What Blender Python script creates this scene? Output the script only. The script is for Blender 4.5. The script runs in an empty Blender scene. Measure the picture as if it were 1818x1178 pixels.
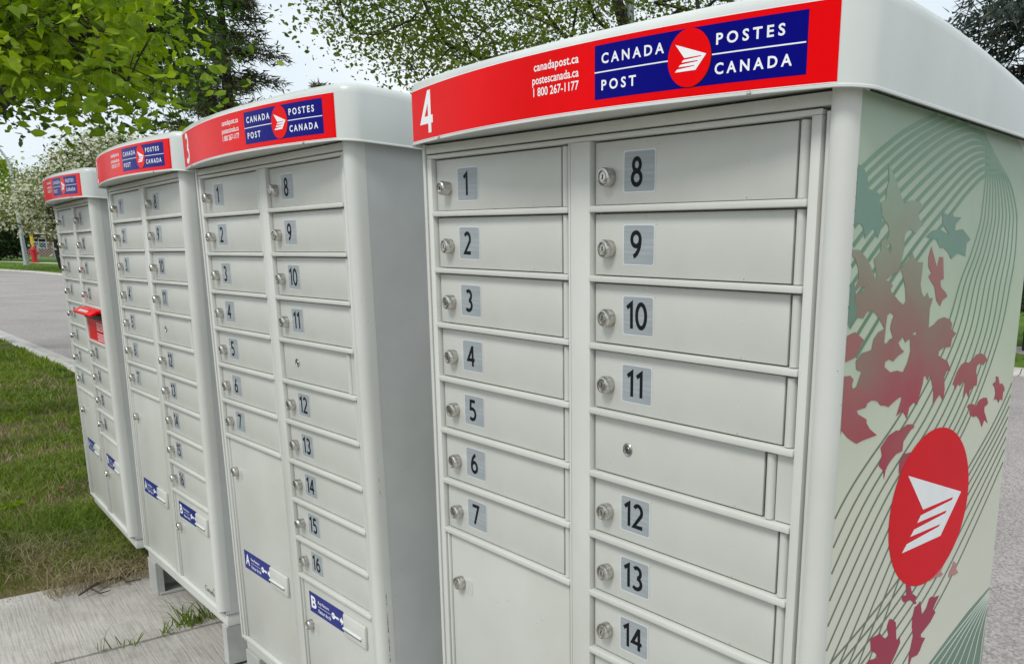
import bpy, bmesh, math, random
import numpy as np
from mathutils import Vector, Matrix, geometry
random.seed(7); rng = np.random.default_rng(7)
sc = bpy.context.scene
COL = sc.collection
PI = math.pi

# ------------------------------------------------------------------ camera
S = 0.11                 # metres per compartment row
H = 1.4025               # eye height above the pavement
F_PX, PITCH, ROLL, CX, CY = 1477.907, 0.20588, 0.03004, 1271.335, 796.53
def _rot():
    f = np.array([0, math.cos(PITCH), -math.sin(PITCH)]); r = np.array([1., 0, 0]); u = np.cross(r, f)
    c, s = math.cos(ROLL), math.sin(ROLL)
    return np.array([c*r+s*u, -s*r+c*u, f])
RC = _rot()
cam_d = bpy.data.cameras.new('camera'); cam = bpy.data.objects.new('camera', cam_d); COL.objects.link(cam)
cam_d.sensor_fit = 'HORIZONTAL'; cam_d.sensor_width = 36; cam_d.lens = F_PX/1818*36
cam_d.shift_x = 0.5-CX/1818; cam_d.shift_y = (CY-589)/1818
cam_d.clip_start = 0.05; cam_d.clip_end = 4000
cam.matrix_world = Matrix(((RC[0][0], RC[1][0], -RC[2][0], 0), (RC[0][1], RC[1][1], -RC[2][1], 0), (RC[0][2], RC[1][2], -RC[2][2], H), (0, 0, 0, 1)))
sc.camera = cam
# ------------------------------------------------------------------ world: overcast daylight
SUN_EL, SUN_AZ = math.radians(52), math.radians(205)    # azimuth from +Y clockwise: behind the camera, a little left
w = bpy.data.worlds.new('World'); sc.world = w; w.use_nodes = True
nt = w.node_tree; N = nt.nodes; Lk = nt.links; N.clear()
out = N.new('ShaderNodeOutputWorld'); bg = N.new('ShaderNodeBackground')
sky = N.new('ShaderNodeTexSky'); sky.sky_type = 'NISHITA'; sky.sun_disc = False
sky.sun_elevation = SUN_EL; sky.sun_rotation = SUN_AZ; sky.dust_density = 2.0
tc = N.new('ShaderNodeTexCoord'); mp = N.new('ShaderNodeMapping'); mp.inputs['Scale'].default_value = (1.2, 1.2, 3.2)
nz = N.new('ShaderNodeTexNoise'); nz.inputs['Scale'].default_value = 1.6; nz.inputs['Detail'].default_value = 5; nz.inputs['Roughness'].default_value = .5
cr = N.new('ShaderNodeValToRGB'); cr.color_ramp.elements[0].position = .34; cr.color_ramp.elements[0].color = (5.3, 6.2, 6.95, 1)
cr.color_ramp.elements[1].position = .66; cr.color_ramp.elements[1].color = (7.1, 7.5, 7.65, 1)
mx = N.new('ShaderNodeMix'); mx.data_type = 'RGBA'; mx.inputs['Factor'].default_value = .93
Lk.new(tc.outputs['Generated'], mp.inputs['Vector']); Lk.new(mp.outputs['Vector'], nz.inputs['Vector']); Lk.new(nz.outputs['Fac'], cr.inputs['Fac'])
Lk.new(sky.outputs['Color'], mx.inputs['A']); Lk.new(cr.outputs['Color'], mx.inputs['B']); Lk.new(mx.outputs['Result'], bg.inputs['Color'])
bg.inputs['Strength'].default_value = .105
Lk.new(bg.outputs['Background'], out.inputs['Surface'])
sd = bpy.data.lights.new('sun', 'SUN'); sd.energy = 1.5; sd.angle = math.radians(18); sd.color = (1, .97, .92)
sun = bpy.data.objects.new('sun', sd); COL.objects.link(sun)
sv = Vector((math.sin(SUN_AZ)*math.cos(SUN_EL), math.cos(SUN_AZ)*math.cos(SUN_EL), math.sin(SUN_EL)))
sun.rotation_euler = sv.to_track_quat('Z', 'Y').to_euler(); sun.location = (0, 0, 60)
sc.view_settings.view_transform = 'Standard'; sc.view_settings.look = 'None'
sc.view_settings.exposure = 0.40; sc.view_settings.gamma = 1; sc.view_settings.use_curve_mapping = False
sc.render.engine = 'CYCLES'

# ------------------------------------------------------------------ positions from the photograph
def ray(x, y):
    v = np.array([(x-CX)/F_PX, -(y-CY)/F_PX, 1.0]) @ RC
    return v
def at(x, y, dist):
    "point seen at pixel (x,y) of the photograph at a horizontal distance of dist metres"
    v = ray(x, y); v = v/math.hypot(v[0], v[1])*dist
    return Vector((v[0], v[1], v[2]+H))
def hz(y):
    return .005*max(0, y-6)+.02*max(0, y-62)-.013*max(0, y-85)-.013*max(0, y-110)
def ground_at(x, y, z=0.0):
    v = ray(x, y); s = (z-H)/v[2]
    for _ in range(40):
        s2 = (hz(v[1]*s)+z-H)/v[2]; s = .5*s+.5*s2
    return Vector((v[0]*s, v[1]*s, hz(v[1]*s)+z))
RD = np.array([.740, -.6726]); RN = np.array([.6726, .740])   # along the row of mailboxes; away from the viewer
def RP(a, n, z=0.0):
    p = RD*a+RN*n
    return Vector((p[0], p[1], hz(p[1])+z))
def RA(p): return float(RD[0]*p[0]+RD[1]*p[1]), float(RN[0]*p[0]+RN[1]*p[1])

# ------------------------------------------------------------------ materials
def newmat(name):
    m = bpy.data.materials.new(name); m.use_nodes = True
    return m, m.node_tree.nodes, m.node_tree.links, m.node_tree.nodes['Principled BSDF']
def tex_noise(N, L, scale, detail=4, rough=.55, coord='Object', mapscale=None, dist=0):
    tc = N.new('ShaderNodeTexCoord'); n = N.new('ShaderNodeTexNoise')
    n.inputs['Scale'].default_value = scale; n.inputs['Detail'].default_value = detail; n.inputs['Roughness'].default_value = rough
    n.inputs['Distortion'].default_value = dist
    if mapscale:
        mp = N.new('ShaderNodeMapping'); mp.inputs['Scale'].default_value = mapscale
        L.new(tc.outputs[coord], mp.inputs['Vector']); L.new(mp.outputs['Vector'], n.inputs['Vector'])
    else: L.new(tc.outputs[coord], n.inputs['Vector'])
    return n
def ramp(N, L, src, stops):
    r = N.new('ShaderNodeValToRGB'); e = r.color_ramp.elements
    while len(e) < len(stops): e.new(.5)
    for k, (p, c) in enumerate(stops):
        e[k].position = p; e[k].color = (c[0], c[1], c[2], 1)
    L.new(src, r.inputs['Fac']); return r
def bump(N, L, B, src, strength, dist=.01):
    b = N.new('ShaderNodeBump'); b.inputs['Strength'].default_value = strength; b.inputs['Distance'].default_value = dist
    L.new(src, b.inputs['Height']); L.new(b.outputs['Normal'], B.inputs['Normal']); return b
def mat_noise(name, c1, c2, scale=5, rough=.6, spec=.5, metal=0, bumps=0, bscale=None, lo=.35, hi=.65, detail=4, mapscale=None, coord='Object', bdist=.01):
    m, N, L, B = newmat(name)
    n = tex_noise(N, L, scale, detail, coord=coord, mapscale=mapscale)
    r = ramp(N, L, n.outputs['Fac'], [(lo, c1), (hi, c2)])
    L.new(r.outputs['Color'], B.inputs['Base Color'])
    B.inputs['Roughness'].default_value = rough; B.inputs['Metallic'].default_value = metal
    B.inputs['Specular IOR Level'].default_value = spec
    if bumps:
        n2 = tex_noise(N, L, bscale or scale*4, 3, coord=coord, mapscale=mapscale); bump(N, L, B, n2.outputs['Fac'], bumps, bdist)
    return m
def mat_leaf(name, c1, c2, c3, scale=2.5, trans=.35, rough=.5):
    m, N, L, B = newmat(name)
    n = tex_noise(N, L, scale, 5, .7)
    r = ramp(N, L, n.outputs['Fac'], [(.3, c1), (.5, c2), (.7, c3)])
    L.new(r.outputs['Color'], B.inputs['Base Color']); B.inputs['Roughness'].default_value = rough
    B.inputs['Specular IOR Level'].default_value = .3
    t = N.new('ShaderNodeBsdfTranslucent'); mxs = N.new('ShaderNodeMixShader'); mxs.inputs['Fac'].default_value = trans
    hs = N.new('ShaderNodeHueSaturation'); hs.inputs['Value'].default_value = 1.6; hs.inputs['Saturation'].default_value = 1.1
    L.new(r.outputs['Color'], hs.inputs['Color']); L.new(hs.outputs['Color'], t.inputs['Color'])
    L.new(B.outputs['BSDF'], mxs.inputs[1]); L.new(t.outputs['BSDF'], mxs.inputs[2])
    L.new(mxs.outputs['Shader'], N['Material Output'].inputs['Surface'])
    return m
def paint_metal(name, base, rough=.42, dirt=.10, wave=(14, .05, .004)):
    "powder-coated steel: faint mottling, vertical grime streaks and specks"
    m, N, L, B = newmat(name)
    n1 = tex_noise(N, L, 3.0, 4, .6, mapscale=(1, 1, .7)); n2 = tex_noise(N, L, 1.7, 6, .65); n3 = tex_noise(N, L, 170, 2, .4)
    r1 = ramp(N, L, n1.outputs['Fac'], [(.3, [c*(1-dirt*.6) for c in base]), (.65, base)])
    r2 = ramp(N, L, n2.outputs['Fac'], [(.34, (.91, .905, .885)), (.56, (1, 1, 1))])
    r3 = ramp(N, L, n3.outputs['Fac'], [(.205, (.4, .38, .35)), (.225, (1, 1, 1))])
    a = N.new('ShaderNodeMix'); a.data_type = 'RGBA'; a.blend_type = 'MULTIPLY'; a.inputs['Factor'].default_value = 1
    b = N.new('ShaderNodeMix'); b.data_type = 'RGBA'; b.blend_type = 'MULTIPLY'; b.inputs['Factor'].default_value = 1
    L.new(r1.outputs['Color'], a.inputs['A']); L.new(r2.outputs['Color'], a.inputs['B'])
    L.new(a.outputs['Result'], b.inputs['A']); L.new(r3.outputs['Color'], b.inputs['B']); L.new(b.outputs['Result'], B.inputs['Base Color'])
    rr = N.new('ShaderNodeMapRange'); rr.inputs['To Min'].default_value = rough-.07; rr.inputs['To Max'].default_value = rough+.1
    L.new(n1.outputs['Fac'], rr.inputs['Value']); L.new(rr.outputs['Result'], B.inputs['Roughness'])
    n4 = tex_noise(N, L, wave[0], 2, .5); bump(N, L, B, n4.outputs['Fac'], wave[1], wave[2])
    return m
def flat(name, c, rough=.5, metal=0, spec=.5, var=.06, scale=20):
    return mat_noise(name, [x*(1-var) for x in c], c, scale, rough, spec, metal)
M = {}
M['paint'] = paint_metal('painted_steel', (.60, .607, .565))
M['paint_door'] = paint_metal('painted_door_steel', (.545, .55, .508), .40)
M['paint_side'] = paint_metal('painted_side_steel', (.54, .555, .54), .30, .28, (4.5, .25, .012))
M['plastic'] = mat_noise('hood_plastic', (.53, .555, .53), (.63, .65, .62), 4, .28, .5, mapscale=(1, 1, .5), bumps=.03, bscale=9, bdist=.004)
M['red'] = mat_noise('banner_red', (.70, .001, .002), (.80, .002, .004), 3, .26, .04, bumps=.05, bscale=7, bdist=.003)
M['red_side'] = mat_noise('logo_red', (.66, .003, .012), (.72, .004, .016), 5, .4, .2)
M['blue'] = mat_noise('banner_blue', (.001, .001, .17), (.001, .001, .18), 5, .3, .05)
M['blue_label'] = mat_noise('label_blue', (.010, .018, .18), (.014, .024, .21), 5, .4, .2)
M['white'] = flat('print_white', (.86, .87, .88), .4)
M['sticker'] = mat_noise('brushed_sticker', (.27, .30, .315), (.35, .38, .395), 40, .42, .3, .0, mapscale=(.15, 1, 5))
M['sticker_rim'] = flat('sticker_rim', (.62, .65, .66), .35)
M['ink'] = flat('print_black', (.006, .007, .011), .6, spec=.15)
M['lock'] = mat_noise('lock_steel', (.38, .365, .34), (.66, .64, .60), 90, .27, .5, .95, bumps=.15, bscale=200, bdist=.001)
M['lock_dark'] = flat('keyway_dark', (.03, .028, .025), .6)
M['chrome'] = mat_noise('chrome_ring', (.30, .30, .30), (.5, .5, .5), 60, .2, .5, 1)
M['seam'] = flat('seam_dark', (.10, .10, .095), .8)
M['leg'] = mat_noise('leg_steel', (.36, .37, .35), (.50, .51, .48), 7, .5, .4, detail=7)
def leafprint(name, stops, axis='Z'):
    "printed ink with its own top-to-bottom colour change"
    m, N, L, B = newmat(name)
    tc = N.new('ShaderNodeTexCoord'); sx = N.new('ShaderNodeSeparateXYZ'); L.new(tc.outputs['Object'], sx.inputs['Vector'])
    n = tex_noise(N, L, 6, 3, .6)
    mr = N.new('ShaderNodeMapRange'); mr.inputs['From Min'].default_value = 0; mr.inputs['From Max'].default_value = 1.7
    L.new(sx.outputs[axis], mr.inputs['Value'])
    ad = N.new('ShaderNodeMath'); ad.operation = 'MULTIPLY_ADD'; ad.inputs[1].default_value = .16
    L.new(n.outputs['Fac'], ad.inputs[0]); L.new(mr.outputs['Result'], ad.inputs[2])
    sb = N.new('ShaderNodeMath'); sb.operation = 'SUBTRACT'; sb.inputs[1].default_value = .08; L.new(ad.outputs[0], sb.inputs[0])
    r = ramp(N, L, sb.outputs[0], stops); L.new(r.outputs['Color'], B.inputs['Base Color']); B.inputs['Roughness'].default_value = .36
    return m
# object-space height on the cabinet runs 0 (ground) to 1.7 m; fraction = height/1.7
fz = lambda v: (14.9+v)*S/1.7
M['panel_print'] = leafprint('panel_print', [(fz(-7.5), (.66, .655, .56)), (fz(-4.2), (.60, .615, .50)), (fz(-2.2), (.46, .53, .40)), (fz(.1), (.275, .355, .26))])
M['leaf_main'] = leafprint('print_leaf_dusk', [(fz(-5.0), (.40, .010, .05)), (fz(-3.7), (.36, .05, .075)), (fz(-2.3), (.26, .17, .135)), (fz(-.6), (.23, .33, .22))])
M['leaf_red'] = leafprint('print_leaf_red', [(fz(-9.5), (.30, .22, .17)), (fz(-8.3), (.33, .03, .07)), (fz(-4.5), (.37, .02, .055)), (fz(-2.6), (.33, .12, .11))])
M['leaf_teal'] = flat('print_leaf_teal', (.155, .265, .205), .36, var=.15, scale=5)
M['leaf_pink'] = flat('print_leaf_pink', (.50, .22, .22), .36)
M['line'] = leafprint('print_line', [(fz(-5), (.16, .18, .12)), (fz(-1.5), (.13, .24, .15)), (fz(0), (.16, .28, .18))])
M['fan'] = flat('print_fan_green', (.17, .26, .20), .36, var=.15, scale=6)
M['fan_line'] = flat('print_fan_line', (.60, .66, .56), .36)

# ------------------------------------------------------------------ mesh helpers
class MB:
    def __init__(s): s.v = []; s.f = []; s.m = []
    def add(s, verts, faces, mi=0):
        o = len(s.v); s.v += [tuple(p) for p in verts]; s.f += [tuple(o+i for i in f) for f in faces]; s.m += [mi]*len(faces); return s
    def box(s, a, b, mi=0):
        x0, y0, z0 = a; x1, y1, z1 = b
        return s.add([(x0, y0, z0), (x1, y0, z0), (x1, y1, z0), (x0, y1, z0), (x0, y0, z1), (x1, y0, z1), (x1, y1, z1), (x0, y1, z1)],
                     [(0, 3, 2, 1), (4, 5, 6, 7), (0, 1, 5, 4), (1, 2, 6, 5), (2, 3, 7, 6), (3, 0, 4, 7)], mi)
    def tube(s, pts, rads, n=6, mi=0, cap=True):
        pts = [Vector(p) for p in pts]; o = len(s.v); k = len(pts)
        if not hasattr(rads, '__len__'): rads = [rads]*k
        for i, p in enumerate(pts):
            d = (pts[min(i+1, k-1)]-pts[max(i-1, 0)])
            d = d.normalized() if d.length > 1e-9 else Vector((0, 0, 1))
            a = d.cross(Vector((0, 0, 1)) if abs(d.z) < .9 else Vector((1, 0, 0))).normalized(); b = d.cross(a)
            for j in range(n):
                t = 2*PI*j/n; s.v.append(tuple(p+(a*math.cos(t)+b*math.sin(t))*rads[i]))
        for i in range(k-1):
            for j in range(n):
                j2 = (j+1) % n; s.f.append((o+i*n+j, o+i*n+j2, o+(i+1)*n+j2, o+(i+1)*n+j)); s.m.append(mi)
        if cap:
            s.f.append(tuple(o+j for j in range(n))[::-1]); s.m.append(mi); s.f.append(tuple(o+(k-1)*n+j for j in range(n))); s.m.append(mi)
        return s
    def prism(s, poly, z0, z1, axis=2, mi=0):
        "extrude a 2-D polygon along an axis"
        n = len(poly)
        def P(a, b, c): return {2: (a, b, c), 1: (a, c, b), 0: (c, a, b)}[axis]
        vs = [P(a, b, z0) for a, b in poly]+[P(a, b, z1) for a, b in poly]
        fs = [(i, (i+1) % n, n+(i+1) % n, n+i) for i in range(n)]+[tuple(range(n))[::-1], tuple(range(n, 2*n))]
        return s.add(vs, fs, mi)
    def lathe(s, prof, n=20, centre=(0, 0, 0), mi=0):
        "profile (radius, depth along +y) revolved round the y axis"
        o = len(s.v); k = len(prof)
        for r, y in prof:
            for j in range(n):
                t = 2*PI*j/n; s.v.append((centre[0]+r*math.cos(t), centre[1]+y, centre[2]+r*math.sin(t)))
        for i in range(k-1):
            for j in range(n):
                j2 = (j+1) % n; s.f.append((o+i*n+j, o+i*n+j2, o+(i+1)*n+j2, o+(i+1)*n+j)); s.m.append(mi)
        s.f.append(tuple(o+(k-1)*n+j for j in range(n))); s.m.append(mi)
        return s
def mesh_of(name, mb, mats, smooth=False, bevel=0, fixn=True):
    me = bpy.data.meshes.new(name); me.from_pydata(mb.v, [], mb.f)
    for m in (mats if isinstance(mats, (list, tuple)) else [mats]): me.materials.append(m)
    me.polygons.foreach_set('material_index', mb.m)
    if fixn or bevel:
        bm = bmesh.new(); bm.from_mesh(me)
        if bevel:
            bmesh.ops.bevel(bm, geom=bm.edges[:], offset=bevel, segments=2, affect='EDGES', profile=.5, clamp_overlap=True)
        if fixn: bmesh.ops.recalc_face_normals(bm, faces=bm.faces)
        bm.to_mesh(me); bm.free()
    if smooth:
        me.polygons.foreach_set('use_smooth', [True]*len(me.polygons))
        if smooth != 'full': me.set_sharp_from_angle(angle=math.radians(38))
    me.update(); return me
def link(name, me, parent=None, mat=None):
    o = bpy.data.objects.new(name, me); COL.objects.link(o)
    if parent is not None: o.parent = parent
    if mat is not None: o.matrix_local = mat
    return o
def part(name, mb, mats, parent=None, smooth=False, bevel=0, fixn=True, loc=None):
    o = link(name, mesh_of(name, mb, mats, smooth, bevel, fixn), parent)
    if loc is not None: o.location = loc
    return o
def tag(o, label=None, cat=None, group=None, kind=None):
    for k, v in (('label', label), ('category', cat), ('group', group), ('kind', kind)):
        if v: o[k] = v
    return o
def empty(name, loc=(0, 0, 0), rz=0):
    o = bpy.data.objects.new(name, None); COL.objects.link(o); o.location = loc; o.rotation_euler = (0, 0, rz); o.empty_display_size = .2; return o
def mesh_np(name, V, Fq, mats, mi=None, smooth=False):
    "fast mesh from numpy arrays of vertices and equal-sided faces"
    me = bpy.data.meshes.new(name); n, k = Fq.shape
    me.vertices.add(len(V)); me.vertices.foreach_set('co', V.astype(np.float32).ravel())
    me.loops.add(n*k); me.loops.foreach_set('vertex_index', Fq.astype(np.int32).ravel())
    me.polygons.add(n); me.polygons.foreach_set('loop_start', np.arange(0, n*k, k, dtype=np.int32))
    for m in (mats if isinstance(mats, (list, tuple)) else [mats]): me.materials.append(m)
    if mi is not None: me.polygons.foreach_set('material_index', mi.astype(np.int32))
    me.update(calc_edges=True)
    if smooth: me.polygons.foreach_set('use_smooth', [True]*n)
    return me

# artwork traced on the side panel, in compartment rows (depth, height)
ART_MAIN = [(0.709,-0.484),(0.79,-0.538),(0.879,-0.618),(0.994,-0.74),(1.062,-0.825),(1.124,-0.9),(1.214,-0.866),(1.364,-0.842),(1.509,-0.849),(1.614,-0.889),(1.497,-0.98),(1.53,-1.047),(1.667,-1.112),(1.591,-1.123),(1.469,-1.236),(1.33,-1.186),(1.234,-1.228),(1.207,-1.293),(1.221,-1.418),(1.176,-1.584),(1.121,-1.685),(1.213,-1.653),(1.255,-1.627),(1.381,-1.54),(1.415,-1.434),(1.493,-1.537),(1.561,-1.577),(1.718,-1.577),(1.719,-1.676),(1.702,-1.859),(1.772,-1.979),(1.84,-2.023),(1.905,-1.957),(1.965,-2.031),(2.065,-2.031),(2.005,-2.166),(2.02,-2.423),(2.154,-2.381),(2.27,-2.315),(2.428,-2.288),(2.602,-2.323),(2.682,-2.388),(2.669,-2.458),(2.83,-2.524),(2.722,-2.588),(2.695,-2.706),(2.508,-2.702),(2.367,-2.745),(2.363,-2.808),(2.504,-2.856),(2.648,-2.904),(2.771,-3.038),(2.657,-3.034),(2.59,-3.126),(2.639,-3.292),(2.625,-3.466),(2.502,-3.357),(2.328,-3.481),(2.313,-3.306),(2.18,-3.055),(2.108,-3.134),(2.054,-3.063),(2.0,-3.067),(1.992,-3.159),(1.933,-3.306),(1.883,-3.445),(1.782,-3.402),(1.676,-3.458),(1.635,-3.605),(1.539,-3.511),(1.472,-3.495),(1.353,-3.54),(1.389,-3.47),(1.458,-3.305),(1.409,-3.292),(1.232,-3.356),(1.146,-3.396),(1.021,-3.364),(0.946,-3.36),(0.863,-3.297),(0.788,-3.278),(0.715,-3.271),(0.583,-3.173),(0.527,-3.126),(0.355,-3.071),(0.446,-2.896),(0.329,-2.867),(0.304,-2.763),(0.417,-2.673),(0.63,-2.646),(0.665,-2.519),(0.759,-2.439),(0.899,-2.395),(0.792,-2.301),(0.674,-2.209),(0.567,-2.173),(0.479,-2.185),(0.401,-2.258),(0.239,-2.247),(0.261,-2.128),(0.195,-2.088),(0.205,-1.97),(0.349,-1.95),(0.4,-1.923),(0.366,-1.89),(0.28,-1.891),(0.206,-1.943),(0.19,-1.895),(0.246,-1.811),(0.219,-1.68),(0.14,-1.576),(0.061,-1.555),(0.059,-1.479),(0.215,-1.479),(0.37,-1.557),(0.486,-1.657),(0.583,-1.771),(0.625,-1.819),(0.616,-1.721),(0.54,-1.577),(0.672,-1.487),(0.684,-1.323),(0.776,-1.38),(0.826,-1.31),(0.839,-1.236),(0.804,-1.165),(0.701,-1.111),(0.658,-1.054),(0.605,-0.927),(0.715,-0.883),(0.712,-0.776),(0.753,-0.654)]
ART_HOLES = [[(0.806,-1.421),(0.848,-1.377),(0.912,-1.399),(0.918,-1.442),(0.888,-1.489)],[(0.841,-1.813),(1.081,-1.706),(1.203,-1.69),(1.281,-1.829),(1.328,-1.914),(1.362,-2.071),(1.311,-2.109),(1.206,-2.07),(0.995,-1.95),(0.976,-1.915),(1.024,-1.873),(0.923,-1.826)],[(1.006,-2.201),(1.102,-2.238),(1.051,-2.322),(1.036,-2.406),(1.121,-2.516),(1.054,-2.528),(0.967,-2.586),(0.915,-2.565),(0.925,-2.445),(0.926,-2.361),(0.943,-2.235)],[(1.36,-2.511),(1.43,-2.587),(1.546,-2.543),(1.584,-2.705),(1.531,-2.852),(1.433,-2.972),(1.284,-2.94),(1.117,-2.95),(0.968,-2.875),(0.972,-2.81),(1.064,-2.783),(1.167,-2.815),(1.283,-2.749),(1.426,-2.705),(1.342,-2.664),(1.258,-2.587)],[(1.597,-2.498),(1.678,-2.448),(1.72,-2.503)]]
ART_TEAL = [[(0.045,-0.558),(0.061,-0.945),(0.068,-1.207),(0.155,-1.179),(0.234,-1.198),(0.287,-1.265),(0.31,-1.352),(0.474,-1.226),(0.51,-1.241),(0.592,-1.333),(0.657,-1.21),(0.673,-1.077),(0.597,-0.951),(0.556,-0.83),(0.438,-0.799),(0.337,-0.802),(0.287,-0.675),(0.211,-0.592),(0.109,-0.557)],[(2.125,-0.928),(2.282,-0.955),(2.394,-0.91),(2.44,-0.97),(2.665,-0.963),(2.524,-1.053),(2.514,-1.143),(2.737,-1.113),(3.0,-1.236),(2.892,-1.288),(2.888,-1.465),(2.659,-1.433),(2.476,-1.516),(2.375,-1.429),(2.226,-1.371),(2.148,-1.387),(2.021,-1.28),(1.732,-1.263),(1.896,-1.175),(2.103,-1.152),(2.358,-1.201),(2.154,-1.08)],[(0.074,-1.879),(0.163,-1.865),(0.2,-1.93),(0.195,-2.088),(0.261,-2.128),(0.239,-2.247),(0.082,-2.336)]]
ART_RED = [[(1.906,-1.371),(2.045,-1.553),(2.114,-1.64),(2.142,-1.5),(2.25,-1.497),(2.32,-1.777),(2.227,-1.803),(2.271,-1.893),(2.411,-1.958),(2.472,-2.01),(2.341,-2.056),(2.279,-2.139),(2.166,-2.06),(2.079,-1.881),(1.897,-1.756),(1.967,-1.705),(1.875,-1.632),(1.853,-1.509)],[(3.204,-2.946),(3.318,-2.966),(3.447,-2.917),(3.547,-2.859),(3.703,-2.848),(3.843,-2.888),(3.952,-2.975),(3.893,-2.975),(3.817,-3.029),(3.693,-2.995),(3.599,-3.028),(3.59,-3.117),(3.658,-3.225),(3.656,-3.322),(3.538,-3.332),(3.437,-3.388),(3.415,-3.482),(3.324,-3.384),(3.232,-3.472),(3.253,-3.308),(3.246,-3.213),(3.159,-3.25),(3.099,-3.289),(3.038,-3.253),(2.961,-3.334),(2.918,-3.256),(2.865,-3.251),(2.963,-3.086),(3.075,-2.982)],[(3.405,-3.629),(3.452,-3.589),(3.598,-3.603),(3.707,-3.64),(3.792,-3.563),(3.934,-3.537),(4.057,-3.548),(4.125,-3.642),(4.0,-3.69),(4.016,-3.759),(4.184,-3.96),(4.046,-3.89),(3.986,-3.998),(3.86,-3.862),(3.757,-3.798),(3.657,-3.806),(3.516,-3.752),(3.5,-3.678)],[(4.304,-3.234),(4.403,-3.254),(4.472,-3.368),(4.574,-3.37),(4.673,-3.439),(4.687,-3.496),(4.641,-3.506),(4.643,-3.644),(4.556,-3.615),(4.506,-3.672),(4.426,-3.603),(4.323,-3.607),(4.355,-3.508),(4.3,-3.408),(4.208,-3.347),(4.324,-3.316)],[(1.038,-3.903),(1.202,-3.777),(1.383,-3.734),(1.48,-3.745),(1.664,-3.684),(1.798,-3.699),(1.872,-3.742),(1.683,-3.804),(1.6,-3.895),(1.59,-4.038),(1.432,-4.058),(1.257,-4.15),(1.193,-4.24),(1.171,-4.362),(1.13,-4.23),(1.013,-4.153),(1.07,-4.022),(1.025,-3.917)],[(1.54,-4.338),(1.533,-4.192),(1.63,-4.087),(1.862,-4.086),(1.797,-4.302)],[(0.058,-2.924),(0.071,-3.64),(0.095,-3.575),(0.241,-3.685),(0.444,-3.785),(0.581,-3.761),(0.91,-3.735),(0.736,-3.638),(0.644,-3.549),(0.637,-3.501),(0.439,-3.417),(0.4,-3.367),(0.598,-3.349),(0.633,-3.298),(0.716,-3.275),(0.604,-3.187),(0.523,-3.095),(0.381,-3.068),(0.276,-3.09),(0.256,-3.036),(0.284,-2.978),(0.203,-2.927),(0.124,-2.929)],[(0.06,-2.455),(0.248,-2.415),(0.452,-2.517),(0.402,-2.556),(0.349,-2.629),(0.274,-2.72),(0.072,-2.762)],[(1.14,-6.591),(1.395,-6.59),(1.454,-6.658),(1.551,-6.718),(1.623,-6.691),(1.563,-6.544),(1.613,-6.452),(1.678,-6.465),(1.808,-6.555),(1.86,-6.811),(1.896,-6.874),(1.953,-6.812),(1.984,-6.925),(1.896,-7.043),(1.76,-7.185),(1.665,-7.242),(1.042,-7.019),(1.067,-6.941),(1.146,-6.908),(1.385,-6.955),(1.31,-6.858),(1.176,-6.771)],[(2.332,-6.479),(2.4,-6.47),(2.491,-6.429),(2.546,-6.579),(2.575,-6.663),(2.682,-6.62),(2.77,-6.463),(2.857,-6.458),(2.892,-6.491),(3.09,-6.508),(2.974,-6.614),(2.914,-6.688),(3.016,-6.757),(2.874,-6.877),(2.603,-6.991),(2.611,-7.04),(2.752,-7.101),(2.677,-7.169),(2.62,-7.258),(2.543,-7.309),(2.371,-7.296),(2.33,-7.385),(2.286,-7.37),(2.287,-7.206),(2.354,-6.941),(2.298,-6.774),(2.287,-6.621)],[(2.002,-6.037),(2.143,-6.083),(2.209,-6.231),(2.362,-6.325),(2.313,-6.363),(2.379,-6.426),(2.325,-6.433),(2.183,-6.326),(1.993,-6.307),(1.931,-6.254),(1.921,-6.186),(2.044,-6.214)]]
ART_PINK = [[(3.463,-6.05),(3.627,-6.153),(3.553,-6.182),(3.672,-6.29),(3.53,-6.301),(3.443,-6.263),(3.408,-6.324),(3.334,-6.265),(3.351,-6.192),(3.43,-6.119)],[(2.69,-6.178),(2.922,-6.172),(3.076,-6.198),(3.148,-6.178),(3.061,-6.117),(3.161,-6.006),(2.983,-6.022)]]
ART_FAN = [[(2.868,-7.673),(2.945,-7.602),(3.577,-7.336),(4.191,-7.099),(4.926,-6.887),(5.029,-6.881),(5.034,-7.107),(5.031,-7.489),(5.083,-8.354),(5.095,-8.47)]]
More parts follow.
